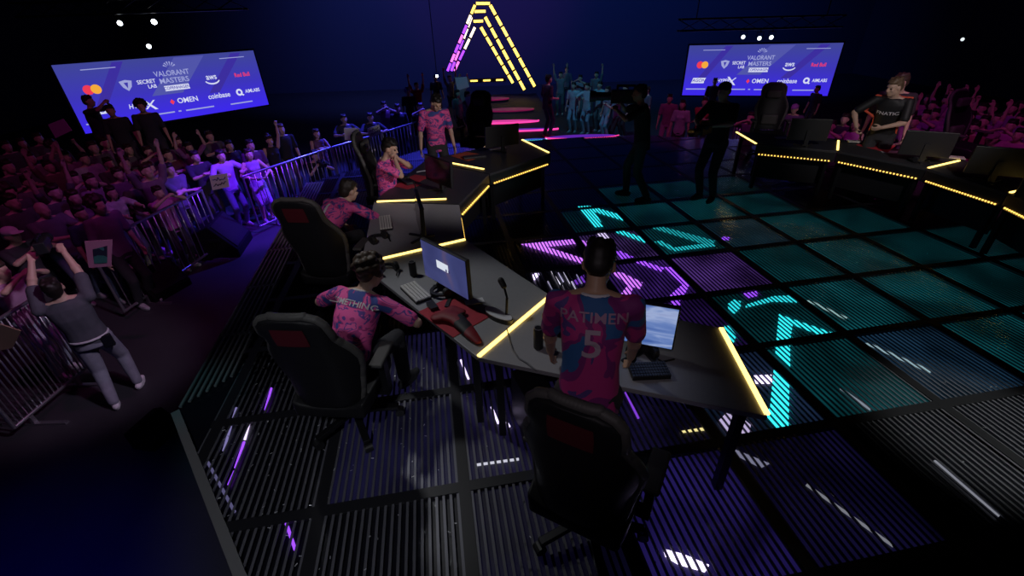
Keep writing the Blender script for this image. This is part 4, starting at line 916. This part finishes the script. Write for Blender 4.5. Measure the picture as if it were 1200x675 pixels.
for k, (x, y) in enumerate(spots_):
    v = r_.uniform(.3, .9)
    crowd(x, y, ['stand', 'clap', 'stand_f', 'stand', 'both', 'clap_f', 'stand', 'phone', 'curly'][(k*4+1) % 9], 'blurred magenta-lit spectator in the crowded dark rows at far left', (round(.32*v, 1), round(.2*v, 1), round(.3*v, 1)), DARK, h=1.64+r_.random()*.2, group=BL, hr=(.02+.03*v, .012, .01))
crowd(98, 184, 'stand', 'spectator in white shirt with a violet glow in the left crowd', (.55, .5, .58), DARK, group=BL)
crowd(78, 184, 'sign_up', 'spectator holding the magenta-lit board high above the left crowd', (.3, .12, .25), DARK, group=BL)
# dark figures in front of the screens
b = MB(); b.prism([(-13.5, 9.5), (-7.2, 9.3), (-6.6, 11.2), (-13.5, 11.5)], FLOOR, -.30); struct('crowd_riser', b, BLACK)
def sil(px, py, y, key, label, h, z0, face):
    p = Y(px, py, y); q = CACHE[key]['info']['hc']; f = Vector(face).normalized()
    return person(key, label, (p.x-f.x*q.y, p.y-f.y*q.y, z0), face, (.02, .02, .025), DARK, TAN, (.02, .014, .01), DARK, h, 'dark figures before the screens')
sil(99, 108, 10.6, 'phone', 'dark figure filming in front of the red and yellow circles of the left screen', 1.78, -.30, (1, .2))
sil(130, 131, 9.9, 'stand', 'middle one of the three dark figures before the left screen', 1.66, -.30, (.5, -.8))
sil(165, 124, 10.0, 'curly', 'broad dark figure, right one of the three before the left screen', 1.72, -.30, (.5, -.8))
sil(964, 82, 15.6, 'stand', 'dark figure standing before the right end of the right screen', 1.55, FLOOR, (-1, -.2))
# ---- named players
JER = ramp_mat('pink_camouflage', [(0, (.05, .08, .34)), (.41, (.50, .05, .26)), (.46, (.92, .12, .42)), (.58, (.16, .07, .36)), (.63, (.95, .15, .46))], 4.2, .75, 2., 1.2, stretch=(1.4, 1.4, 2.4))
JERB = ramp_mat('dark_pink_camouflage', [(0, (.03, .12, .34)), (.40, (.22, .02, .18)), (.5, (.50, .03, .22)), (.62, (.10, .05, .24)), (.70, (.58, .05, .28))], 4.2, .75, 2., 1., stretch=(1, 1, .8))
FV = dict(vox=.009)
WHITE_INK = mat('print_white', (.75, .72, .75), .7); FADED = mat('print_grey', (.48, .36, .46), .7)
person_meshes('p5', lean=.26, rh=(.24, .36, .84), lh=(-.24, .34, .84), re=(.5, -.8, .1), le=(-.5, -.8, .1), head=(.55, -.1), hem=-.16, build=1.0, **FV)
desk_n = Vector((.34, .94))
t = person('p5', 'standing player in dark pink jersey with number 5 at the nearest desk, seen from behind', hat(702, 311, 'p5', 1.76, (.2, .98)), (.2, .98), JERB, DARK, TAN, (.012, .009, .008), DARK, 1.76)
i5 = CACHE['p5']['info']; bk = -i5['Fs']
emboss(t, 'p5', 'shirt', '5', .20, FADED, i5['chest']+i5['d2']*-.03, bk, 'jersey_number', 1.1)
emboss(t, 'p5', 'shirt', 'PATIMEN', .072, mat('print_faded', (.45, .25, .38), .7), i5['chest']+i5['d2']*.105, bk, 'jersey_lettering', 1.15)
def collar(t, key, m, r=.066):
    i = CACHE[key]['info']; b = MB(); n = 20; c = i['nb']-i['d2']*.005
    pts = [c+i['Xs']*(r*1.06*math.cos(2*PI*k/n))+i['Fs']*(r*math.sin(2*PI*k/n))+i['d2']*(.006-.02*max(0, math.sin(2*PI*k/n))) for k in range(n+1)]
    for a, d in zip(pts, pts[1:]): b.cap(a, d, .011, .011, 8, 2)
    b.build('collar', m, t, smooth=True)
collar(t, 'p5', WHITE_INK)
SITK = dict(pz=.60, rf=(.14, .42), lf=(-.14, .42))
person_meshes('sit1', lean=.58, side=.05, rh=(.26, .42, .78), lh=(-.22, .44, .80), re=(1, -.3, -.2), le=(-1, -.3, -.2), hair='curly', head=(.2, -.25), **dict(SITK, pz=.565), **FV)
t = person('sit1', 'curly-haired seated player in pink jersey in front of a black chair, seen from behind', ch2+Vector((.03, .06, 0)), (.34, .94), JER, DARK, LIGHT, (.07, .045, .03), DARK, 1.70)
i1 = CACHE['sit1']['info']; emboss(t, 'sit1', 'shirt', 'SOMETHING', .062, WHITE_INK, i1['chest']+i1['d2']*.10, -i1['Fs'], 'jersey_lettering', 1.1); collar(t, 'sit1', WHITE_INK)
person_meshes('bent', lean=1.0, rh=(.24, .62, .52), lh=(-.20, .60, .50), re=(1, 0, .2), le=(-1, 0, .2), head=(-.2, -.3), **SITK, **FV)
t = person('bent', 'player in bright pink jersey bent far forward in his chair', hat(409, 224, 'bent', 1.78, (.42, .91)), (.42, .91), JER, DARK, LIGHT, (.02, .014, .01), DARK, 1.78)
ib = CACHE['bent']['info']; emboss(t, 'bent', 'shirt', '1', .20, WHITE_INK, ib['chest']+ib['d2']*-.04, -ib['Fs'], 'jersey_number', 1.2); collar(t, 'bent', WHITE_INK)
person_meshes('face', lean=.10, rh=(.05, .20, 1.12), lh=(-.04, .20, 1.12), re=(.8, .3, -.7), le=(-.8, .3, -.7), rcurl=.7, lcurl=.7, head=(.3, 0), **SITK, **FV)
t = person('face', 'seated player in pink jersey holding both hands before his face', hat(457, 174, 'face', 1.72, (1, -.12)), (1, -.12), JER, DARK, LIGHT, (.012, .009, .008), DARK, 1.72); collar(t, 'face', WHITE_INK)
person_meshes('pinkstand', lean=.14, rh=(.30, .10, .80), lh=(-.27, .16, .80), re=(.5, -1, -.1), le=(-.5, -1, -.1), head=(.55, .35), hem=-.14, **FV)
t = person('pinkstand', 'standing player in pink jersey looking down at the farthest left desk', hat(511, 121, 'pinkstand', 1.72, (.35, -.94)), (.35, -.94), JER, DARK, LIGHT, (.012, .009, .008), DARK, 1.72); collar(t, 'pinkstand', WHITE_INK)
BJ = ramp_mat('black_jersey', [(0, (.012, .012, .014)), (.66, (.05, .02, .02))], 3.); ORS = mat('jersey_orange', (.75, .10, .05), .7)
person_meshes('fn', lean=.30, rh=(.28, .34, 1.02), lh=(-.02, .36, 1.06), re=(1, -.2, 0), le=(-1, -.4, -.2), rcurl=.8, lcurl=.8, head=(.1, -.6), hem=-.14, **FV)
t = person('fn', 'player in black jersey with red-orange trim leaning over his red mat', (5.74, 7.02, 0), (-.72, -.69), BJ, DARK, LIGHT, (.16, .10, .06), DARK, 1.80)
ff = CACHE['fn']['info']; emboss(t, 'fn', 'shirt', 'FNATIC', .062, WHITE_INK, ff['chest']+ff['d2']*.02, ff['Fs'], 'jersey_lettering', 1.25); collar(t, 'fn', ORS, .07)
def stripe(key, t, pts, r, m, name):
    ms = CACHE[key]; bv = BVHTree.FromPolygons([v.co for v in ms['shirt'].vertices], [tuple(q.vertices) for q in ms['shirt'].polygons]); b = MB(); out = []
    for p in pts:
        hit = bv.find_nearest(Vector(p)); out.append(hit[0]+hit[1]*.002)
    for a, c in zip(out, out[1:]): b.cap(a, c, r, r, 8, 2)
    b.build(name, m, t, smooth=True)
P_, c_, n_2 = ff['P'], ff['chest'], ff['nb']
for sg in (1, -1):
    stripe('fn', t, [P_+Vector((sg*.25, 0, -.1+.06*k))+ff['d2']*0+Vector((0, .02*k, 0)) for k in range(8)], .016, ORS, 'jersey_side_stripe')
    stripe('fn', t, [n_2+ff['Xs']*(sg*(.08+.03*k))+ff['d2']*.1 for k in range(6)], .012, ORS, 'jersey_shoulder_stripe')
person_meshes('fn2', lean=.2, head=(.0, -.9), **BASE)
p = G(1059, 98, 1.60); person('fn2', 'second right-team person in black leaning behind the player in black jersey', (p.x+.05, p.y+.1, 0), (-.6, -.8), (.03, .025, .03), DARK, LIGHT, (.06, .035, .025), DARK, 1.78)
# ---- crew on and around the stage
person_meshes('op1', lean=.12, rh=(.12, .36, 1.44), lh=(-.16, .42, 1.40), re=(1, -.2, -.6), le=(-1, -.2, -.6), rcurl=.8, lcurl=.8, rf=(.14, .16), lf=(-.14, -.16), **BASE)
p1 = G(741, 233); person('op1', 'camera operator in black with a shoulder camera, left one on the stage', (p1.x+.05, p1.y, 0), (-1, .25), (.012, .012, .015), DARK, TAN, (.01, .008, .007), DARK, 1.76)
person_meshes('op2', lean=.05, rh=(.10, .36, 1.14), lh=(-.10, .38, 1.20), re=(1, -.3, -.3), le=(-1, -.3, -.3), rcurl=.8, lcurl=.8, hair='cap', **BASE)
p2 = G(826, 234); person('op2', 'camera operator in black with cap, below the right screen', (p2.x, p2.y, 0), (-.8, -.6), (.012, .012, .015), DARK, TAN, (.012, .012, .014), DARK, 1.78)
def videocam(loc, d, label, s=1., long_=1., group='cameras of the crew'):
    rz = math.atan2(d[1], d[0]); t = thing('video_camera', label, 'camera', loc, rz, group); t.scale = (s,)*3
    m = MB(); m.box((0, 0, .08), (.30*long_, .12, .15)); m.build('body', RUBBER, t, bevel=.012)
    m = MB(); m.cyl((.15*long_, 0, .08), (.30*long_, 0, .08), .045, .05); m.cyl((.30*long_, 0, .08), (.36*long_, 0, .08), .062, .066); m.build('lens', BLACK, t)
    m = MB(); m.cyl((.357*long_, 0, .08), (.362*long_, 0, .08), .052, .052); m.build('lens_glass', mat('lens_glass', (.01, .01, .03), .05), t)
    m = MB(); m.bar((-.1, 0, .2), (.12, 0, .2), .025, .025); m.bar((-.09, 0, .15), (-.09, 0, .2), .025, .02); m.bar((.11, 0, .15), (.11, 0, .2), .025, .02); m.build('top_handle', BLACK, t)
    m = MB(); m.box((.06, .10, .13), (.10, .07, .06)); m.build('viewfinder', RUBBER, t, bevel=.008); return t
videocam((p1.x-.22, p1.y+.16, 1.46), (-1, .25), 'big shoulder camera of the left operator on the stage', 1.25, 1.2)
videocam((p2.x-.34, p2.y-.28, 1.10), (-.8, -.6), 'hand-held camera of the operator with cap', .9)
person_meshes('host', lean=.02, rh=(.20, .20, 1.1), lh=(-.24, .16, .95), rcurl=.8, **BASE)
person('host', 'host in dark suit with pink-lit side standing on the lit steps', (1.24, 14.3, RUN), (.75, .4), (.05, .03, .06), (.04, .03, .05), LIGHT, (.02, .014, .01), (.3, .05, .12), 1.78)
person_meshes('rigcam', lean=-.06, side=-.05, rh=(.13, .30, 1.92), lh=(-.14, .28, 1.88), re=(1, .4, -.1), le=(-1, .4, -.1), rcurl=.75, lcurl=.75, rf=(.13, .12), lf=(-.10, -.16), head=(-.3, 0), build=1.12, hem=-.08, **FV)
pl_ = G(150, 464, FLOOR); lm_ = person('rigcam', 'man in grey t-shirt and jeans at left lifting a camera above his head', (pl_.x, pl_.y, FLOOR), (-.55, .83), (.085, .085, .105), (.28, .28, .34), LIGHT, (.015, .01, .008), (.80, .78, .80), 1.66)
i_ = CACHE['rigcam']['info']
b = MB(); n = 28
for k in range(n):
    a, e = 2*PI*k/n, 2*PI*(k+1)/n; q = lambda an: Vector((.175*math.cos(an), .148*math.sin(an)-.01, .955)); b.cap(q(a), q(e), .014, .014, 8, 2)
bl_ = b.build('belt', mat('webbing_white', (.6, .6, .62), .7), lm_, smooth=True)
b = MB(); b.box((.15, -.11, .88), (.10, .05, .16)); b.build('belt_pouch', BLACK, lm_, bevel=.01)
hp_ = lm_.location+Vector((-.55*.28, .83*.28, 1.82)); videocam((hp_.x, hp_.y, hp_.z), (-.55, .83), 'black camera lifted overhead by the man in grey t-shirt', .8, .9)
person_meshes('crouch', pz=.42, lean=.35, rf=(.16, .22), lf=(-.16, .10), rh=(.07, .36, .86), lh=(-.08, .38, .84), re=(1, -.2, -.6), le=(-1, -.2, -.6), rcurl=.8, lcurl=.8, **BASE)
pc = G(376, 232, FLOOR); person('crouch', 'photographer in black crouching before the barrier above the bent-over player', (pc.x, pc.y, FLOOR), (.75, -.65), (.015, .015, .018), DARK, LIGHT, (.03, .02, .012), DARK, 1.8)
videocam((pc.x+.3, pc.y-.26, FLOOR+.86), (.75, -.65), 'photo camera of the crouching photographer', .7, .9)
# ---- boards held by the crowd
def board(px, label, y=None, z=None, m=None, scribble=True, frame=None):
    c = [Y(x, yy, y) for x, yy in px]                        # TL TR BR BL on an upright plane at distance y
    o = sum(c, Vector())/4; t = thing('sign_board', label, 'sign', o, 0, 'boards held up by the crowd'); L = [v-o for v in c]
    b = MB(); b.add(L+[v+Vector((0, .012, 0)) for v in L], [(0, 1, 2, 3), (7, 6, 5, 4), (0, 4, 5, 1), (1, 5, 6, 2), (2, 6, 7, 3), (3, 7, 4, 0)]); b.build('board', m, t)
    f = lambda u, v: L[0]*(1-u)*(1-v)+L[1]*u*(1-v)+L[2]*u*v+L[3]*(1-u)*v+Vector((0, -.004, 0))
    if scribble:
        rs = random.Random(len(label)); ink = mat('marker_ink', (.05, .04, .12), .6)
        for row in range(2):
            b = MB(); pts = [f(.12+.76*k/9, .30+.38*row+rs.uniform(-.12, .12)) for k in range(10)]
            for a, d in zip(pts, pts[1:]): b.bar(a, d, .004, .012)
            b.build('marker_stroke', ink, t)
    if frame:
        b = MB(); b.add([f(.28, .3)+Vector((0, -.002, 0)), f(.85, .2)+Vector((0, -.002, 0)), f(.85, .85)+Vector((0, -.002, 0)), f(.28, .85)+Vector((0, -.002, 0))], [(0, 1, 2, 3)]); b.build('picture', frame, t)
CARD = mat('card_white', (.75, .75, .76), .7)
board([(245, 206), (266, 203), (269, 219), (249, 223)], 'white handmade sign with dark marker strokes at the left barrier', 7.9, m=CARD)
board([(403, 150), (421, 150), (421, 164), (404, 164)], 'blank white board, left one of two behind the far left barrier', 9.9, m=CARD, scribble=False)
board([(430, 151), (444, 146), (447, 156), (433, 162)], 'tilted white board, right one of two behind the far left barrier', 9.9, m=CARD)
board([(545, 114), (553, 112), (553, 123), (545, 126)], 'small bright cyan-lit board left of the runway', 15.6, m=mat('cyan_board', (.45, .75, .8), .6), scribble=False)
board([(533, 91), (547, 90), (550, 102), (536, 106)], 'pale blue board lifted left of the arch', 17.4, m=CARD, scribble=False)
board([(684, 106), (692, 107), (692, 119), (685, 117)], 'pale sheet held right of the host', 15.8, m=CARD, scribble=False)
board([(56, 146), (74, 139), (84, 153), (65, 162)], 'magenta-lit board held high above the left crowd', 8.9, m=mat('magenta_card', (.5, .2, .45), .7), scribble=False)
board([(99, 283), (131, 281), (130, 312), (104, 314)], 'pink framed poster behind the lifted camera', 5.0, m=mat('pink_poster', (.65, .28, .45), .6), scribble=False, frame=ramp_mat('poster_picture', [(.3, (.02, .03, .06)), (.5, (.05, .25, .22)), (.7, (.25, .08, .3))], 3.))
board([(-6, 378), (24, 388), (14, 408), (-6, 412)], 'brown flat board at the lower left photo edge', 3.75, m=mat('cardboard', (.30, .2, .13), .8), scribble=False)
# ---- crowd barriers
def barrier(p, q, label, group='steel crowd barriers', nb=15, hgt=1.2, feet=True):
    p = Vector((p.x, p.y, FLOOR)); q = Vector((q.x, q.y, FLOOR)); d = q-p; L = d.length; t = thing('crowd_barrier', label, 'barrier', p, math.atan2(d.y, d.x), group)
    m = MB(); r = .021
    for a, c in (((0, 0, .14), (L, 0, .14)), ((0, 0, hgt), (L, 0, hgt)), ((.0, 0, .14), (0, 0, hgt)), ((L, 0, .14), (L, 0, hgt))): m.cap(a, c, r, r, 10, 3)
    m.build('frame', STEEL, t, smooth=True); bm_ = MB(); bm_.cyl((0, 0, .14), (0, 0, hgt), .0095, .0095, 8); me = bm_.mesh('bar', True); me.materials.append(STEEL)
    for k in range(nb):
        o = bpy.data.objects.new('bar', me); C.objects.link(o); o.parent = t; o.location.x = L*(k+1)/(nb+1)
    for x in (.18*L, .82*L):
        m = MB(); m.bar((x, -.36, .015), (x, .36, .015), .045, .028); m.bar((x, 0, .02), (x, 0, .15), .04, .04); m.build('foot', STEEL, t)
T0 = lambda x, y: G(x, y, FLOOR+1.2)
barrier(T0(-62, 410), T0(44, 347), 'steel barrier at the lower left photo edge beside the man lifting a camera', nb=16)
barrier(T0(103, 290), T0(236, 223), 'steel barrier in front of the woman in white with outstretched arms', nb=17)
barrier(T0(284, 207), T0(387, 173), 'steel barrier in front of the skirt and the raised fist', nb=17)
barrier(T0(389, 172.5), T0(446, 156), 'blue-lit barrier below the blank white board', nb=15)
barrier(T0(448, 155.5), T0(515, 134), 'blue-lit barrier behind the player holding his hands up', nb=17)
barrier(T0(1098, 183), T0(1168, 196), 'pink-lit barrier behind the right team desks', nb=14); barrier(T0(1170, 196.5), T0(1236, 212), 'barrier at the right photo edge behind the last desk', nb=14)
barrier(T0(862, 145), T0(912, 149), 'dim barrier left of the round-backed chair', nb=14)
# ---- floor gear
CABM = mat('speaker_black', (.006, .006, .007), .8, spec=.1)
def wedge(px, py, rz, label, s=1.):
    p = G(px, py, FLOOR); t = thing('floor_speaker', label, 'speaker', (p.x, p.y, FLOOR), rz, 'black gear on the arena floor'); t.scale = (s,)*3
    m = MB(); pr = [(-.25, 0), (.25, 0), (.25, .12), (-.02, .48), (-.25, .40)]; vs = [(x, y, z) for y in (-.33, .33) for x, z in pr]
    m.add(vs, [(0, 1, 2, 3, 4), (9, 8, 7, 6, 5)]+[(k, 5+k, 5+(k+1) % 5, (k+1) % 5) for k in range(5)]); m.build('cabinet', CABM, t, bevel=.012)
    n = Vector((.36, 0, .27)).normalized(); c = Vector((.118, 0, .303)); m = MB(); m.box(c+n*.004, (.40, .56, .012), rot=Vector((0, 0, 1)).rotation_difference(n).to_matrix()); m.build('grille', mat('speaker_grille', (.012, .012, .014), .7, spec=.15), t, bevel=.003)
    for sg in (1, -1):
        m = MB(); m.box((0, sg*.332, .28), (.14, .01, .05)); m.build('side_handle', BLACKM, t, bevel=.004)
wedge(268, 292, .2, 'large black floor speaker between the sign holder and the stage', 1.35); wedge(192, 342, -.3, 'black floor speaker at the foot of the second barrier')
wedge(186, 512, -.2, 'black floor speaker at the left corner of the stage', .55)
p = G(182, 318, FLOOR); t = thing('floor_lamp', 'small yellow lamp glowing beside the floor speaker at the barrier', 'lamp', (p.x, p.y, FLOOR)); m = MB(); m.lathe([(.05, 0), (.055, .03), (.045, .07)], n=14); m.build('housing', BLACK, t); m = MB(); m.ell((0, 0, .075), (.04, .04, .03)); m.build('lens', glow('yellow_lens', (1., .7, .15), 2.), t, smooth=True)
# ---- lamps hanging in the dark above
def fixture(px, py, y, label, tgt, es=6., s=1., hang=False):
    o = Y(px, py, y); t = thing('stage_light', label, 'stage light', o, 0, 'hanging stage lights'); s *= .5; t.scale = (s,)*3
    d = (Vector(tgt)-o).normalized(); m = MB(); m.cyl(-d*.22, d*.16, .11, .14, 18); m.build('housing', BLACKM, t)
    m = MB(); m.cyl(d*.158, d*.17, .115, .115, 18); m.build('lens', glow('lamp_lens%.1f' % es, (.85, .95, 1.), es), t)
    m = MB(); sx = d.cross(Vector((0, 0, 1))).normalized()*.18
    m.bar(-sx, -sx+Vector((0, 0, .3)), .03, .05, up=d); m.bar(sx, sx+Vector((0, 0, .3)), .03, .05, up=d); m.bar(-sx+Vector((0, 0, .3)), sx+Vector((0, 0, .3)), .05, .03); m.build('yoke', BLACKM, t)
    m = MB(); m.bar((0, 0, .3), (0, 0, .42), .06, .06); m.build('clamp', BLACKM, t)
    if hang: m = MB(); m.cyl((0, 0, .42), (0, 0, (12.48-o.z)/s), .03, .03, 8); m.build('drop_pole', BLACKM, t)
    return o
EYE_ = (0, 0, 2.6)
fx = [fixture(140, 27, 14, 'bright lamp high above the left screen, left of two', (2, 0, 2), 9), fixture(180, 25.5, 14, 'bright lamp high above the left screen, right of two', (2, 0, 2), 10, 1.1), fixture(174, 54, 14.6, 'lamp just above the top edge of the left screen', (0, 2, 1), 5)]
fy = [fixture(871, 43, 15.5, 'lamp above the right screen, left of three', (0, 0, 1), 1.6), fixture(890, 44.5, 15.5, 'lamp above the right screen, middle of three', (0, 0, 1), 2.2), fixture(904, 43.5, 15.5, 'lamp above the right screen, right of three', (0, 0, 1), 2.6)]
fixture(512, 89, 17, 'small bright lamp left of the arch foot', (0, 0, 2), 9, .8, True); fixture(1128, 46, 15, 'single dim lamp in the dark above the right crowd', (0, 0, 2), 1., .8, True)
def truss(a, c, label):
    a, c = Vector(a), Vector(c); t = thing('lighting_truss', label, 'truss', a, 0, 'dark trusses'); d = c-a; n = max(3, int(d.length/.6))
    for k, o in enumerate(((0, 0, 0), (0, .3, 0), (0, 0, .3), (0, .3, .3))):
        m = MB(); m.cyl(Vector(o), Vector(o)+d, .024, .024, 8); m.build('chord', BLACKM, t)
    m = MB()
    for k in range(n):
        p, q = d*(k/n), d*((k+1)/n)
        m.cyl(p, q+Vector((0, 0, .3)), .012, .012, 6); m.cyl(p+Vector((0, .3, .3)), q+Vector((0, .3, 0)), .012, .012, 6)
    m.build('lacing', BLACKM, t)
    for f_ in (.1, .9): m = MB(); m.cyl(d*f_+Vector((0, .15, .3)), Vector((d.x*f_, d.y*f_+.15, 12.45-a.z)), .015, .015, 6); m.build('chain', BLACKM, t)
truss(fx[0]+Vector((-2.5, -.15, .21)), fx[1]+Vector((2.5, -.15, .21)), 'dark truss carrying the two bright lamps above the left screen')
truss(fy[0]+Vector((-2, -.15, .21)), fy[2]+Vector((2, -.15, .21)), 'dark truss carrying the three lamps above the right screen')
# ---- light
w = bpy.data.worlds.new('world'); bpy.context.scene.world = w; w.use_nodes = True
w.node_tree.nodes['Background'].inputs[0].default_value = (.10, .12, .35, 1); w.node_tree.nodes['Background'].inputs[1].default_value = .02
def spot(name, loc, target, col, e, size=40, blend=.6, rad=.15):
    l = bpy.data.lights.new(name, 'SPOT'); l.color = col; l.energy = e; l.spot_size = math.radians(size); l.spot_blend = blend; l.shadow_soft_size = rad
    o = bpy.data.objects.new(name, l); C.objects.link(o); o.location = loc; o.rotation_euler = (Vector(target)-Vector(loc)).to_track_quat('-Z', 'Y').to_euler(); return o
WC = (1., .93, .95)
spot('spot_key', (-2.3, 3.9, 4.0), (-.45, 2.7, .74), (.95, .97, 1.), 125, 36, .7)
spot('spot_corner_teal', (-1.2, 1.2, 4.5), G(230, 462, 0), (.0, .75, .85), 60, 9, .6)
spot('spot_players', (2.6, 2.6, 3.0), (-1.3, 6.4, 1.0), (1., .90, .95), 330, 36, .7)
spot('spot_players', (-1.2, .8, 3.6), (-1.8, 4.6, .9), (1., .88, .95), 110, 26, .7)
spot('spot_back', (-.6, -1.6, 4.6), (.33, 1.75, 1.2), (1., .85, .95), 75, 17, .8)
spot('spot_right_team', (4.2, 2.6, 3.2), (5.6, 6.7, 1.15), WC, 220, 30)
spot('spot_magenta', (-3, 4, 7), (-7.5, 7.5, -.6), (.75, .08, .50), 240, 70)
spot('spot_violet', (-1.5, 8, 6), (-5.3, 8.9, -.2), (.14, .02, 1.), 5200, 22)
spot('spot_violet', (-1.5, 5, 6), (-6.2, 7.2, .3), (.35, .12, 1.), 200, 19)
spot('spot_blue', (-2, 15, 6), (-3.4, 11.8, -.3), (.06, .06, 1.), 5000, 50)
spot('spot_teal', (2, 13, 7), (3, 17.5, -.2), (.10, .52, .95), 620, 58)
spot('spot_teal', (-2, 13, 6), (-1.4, 18, -.2), (.08, .6, .9), 260, 26)
spot('spot_magenta', (3, 8, 6.5), (5, 13, -.3), (.75, .1, .5), 330, 42)
spot('spot_host', (4.5, 14, 2.6), (1.25, 14.3, .3), (1., .04, .30), 90, 22)
spot('spot_right_crowd', (5, 4, 7), (9.5, 10.5, -.2), (.75, .08, .65), 420, 50)
spot('spot_right_rail', (5, 3.5, 5), (7.2, 7.2, -.1), (.9, .2, .5), 160, 26)
spot('spot_front_left', (.2, 2.6, 4.0), (-5.0, 4.3, -.2), (.85, .70, 1.), 440, 24)
spot('spot_blue_floor', (-1.5, -2, 4), (-3.7, .9, FLOOR), (.02, .02, 1.), 900, 34, 1.)
spot('spot_deck', (5.2, .2, 5), G(1165, 505, 0), (.95, 1., .90), 750, 15)
spot('spot_deck', (-.9, -1.6, 5), (-1.5, 2.0, 0), (.9, .92, 1.), 230, 28)
spot('spot_pink_step', (1.2, 12.5, 6), (.9, 15, RUN), (.9, .05, .4), 120, 30)
spot('haze_glow_back', (-6, 20, 10), (-4, 31, 3), (.13, .19, 1.), 3600, 120, 1.)  # added lamp on the back drape, standing in for blue haze
spot('haze_glow_back', (9, 20, 10), (9, 31, 3), (.03, .17, 1.), 1800, 120, 1.)  # second added lamp on the drape for haze, right side
spot('haze_glow_arch', (1, 21, 2), (-1, 31, 5), (.5, .06, .75), 700, 80, 1.)  # added lamp, violet glow in place of haze around the arch
vs = bpy.context.scene.view_settings; vs.view_transform = 'Standard'; vs.look = 'None'; vs.exposure = 0; vs.gamma = 1; vs.use_curve_mapping = False
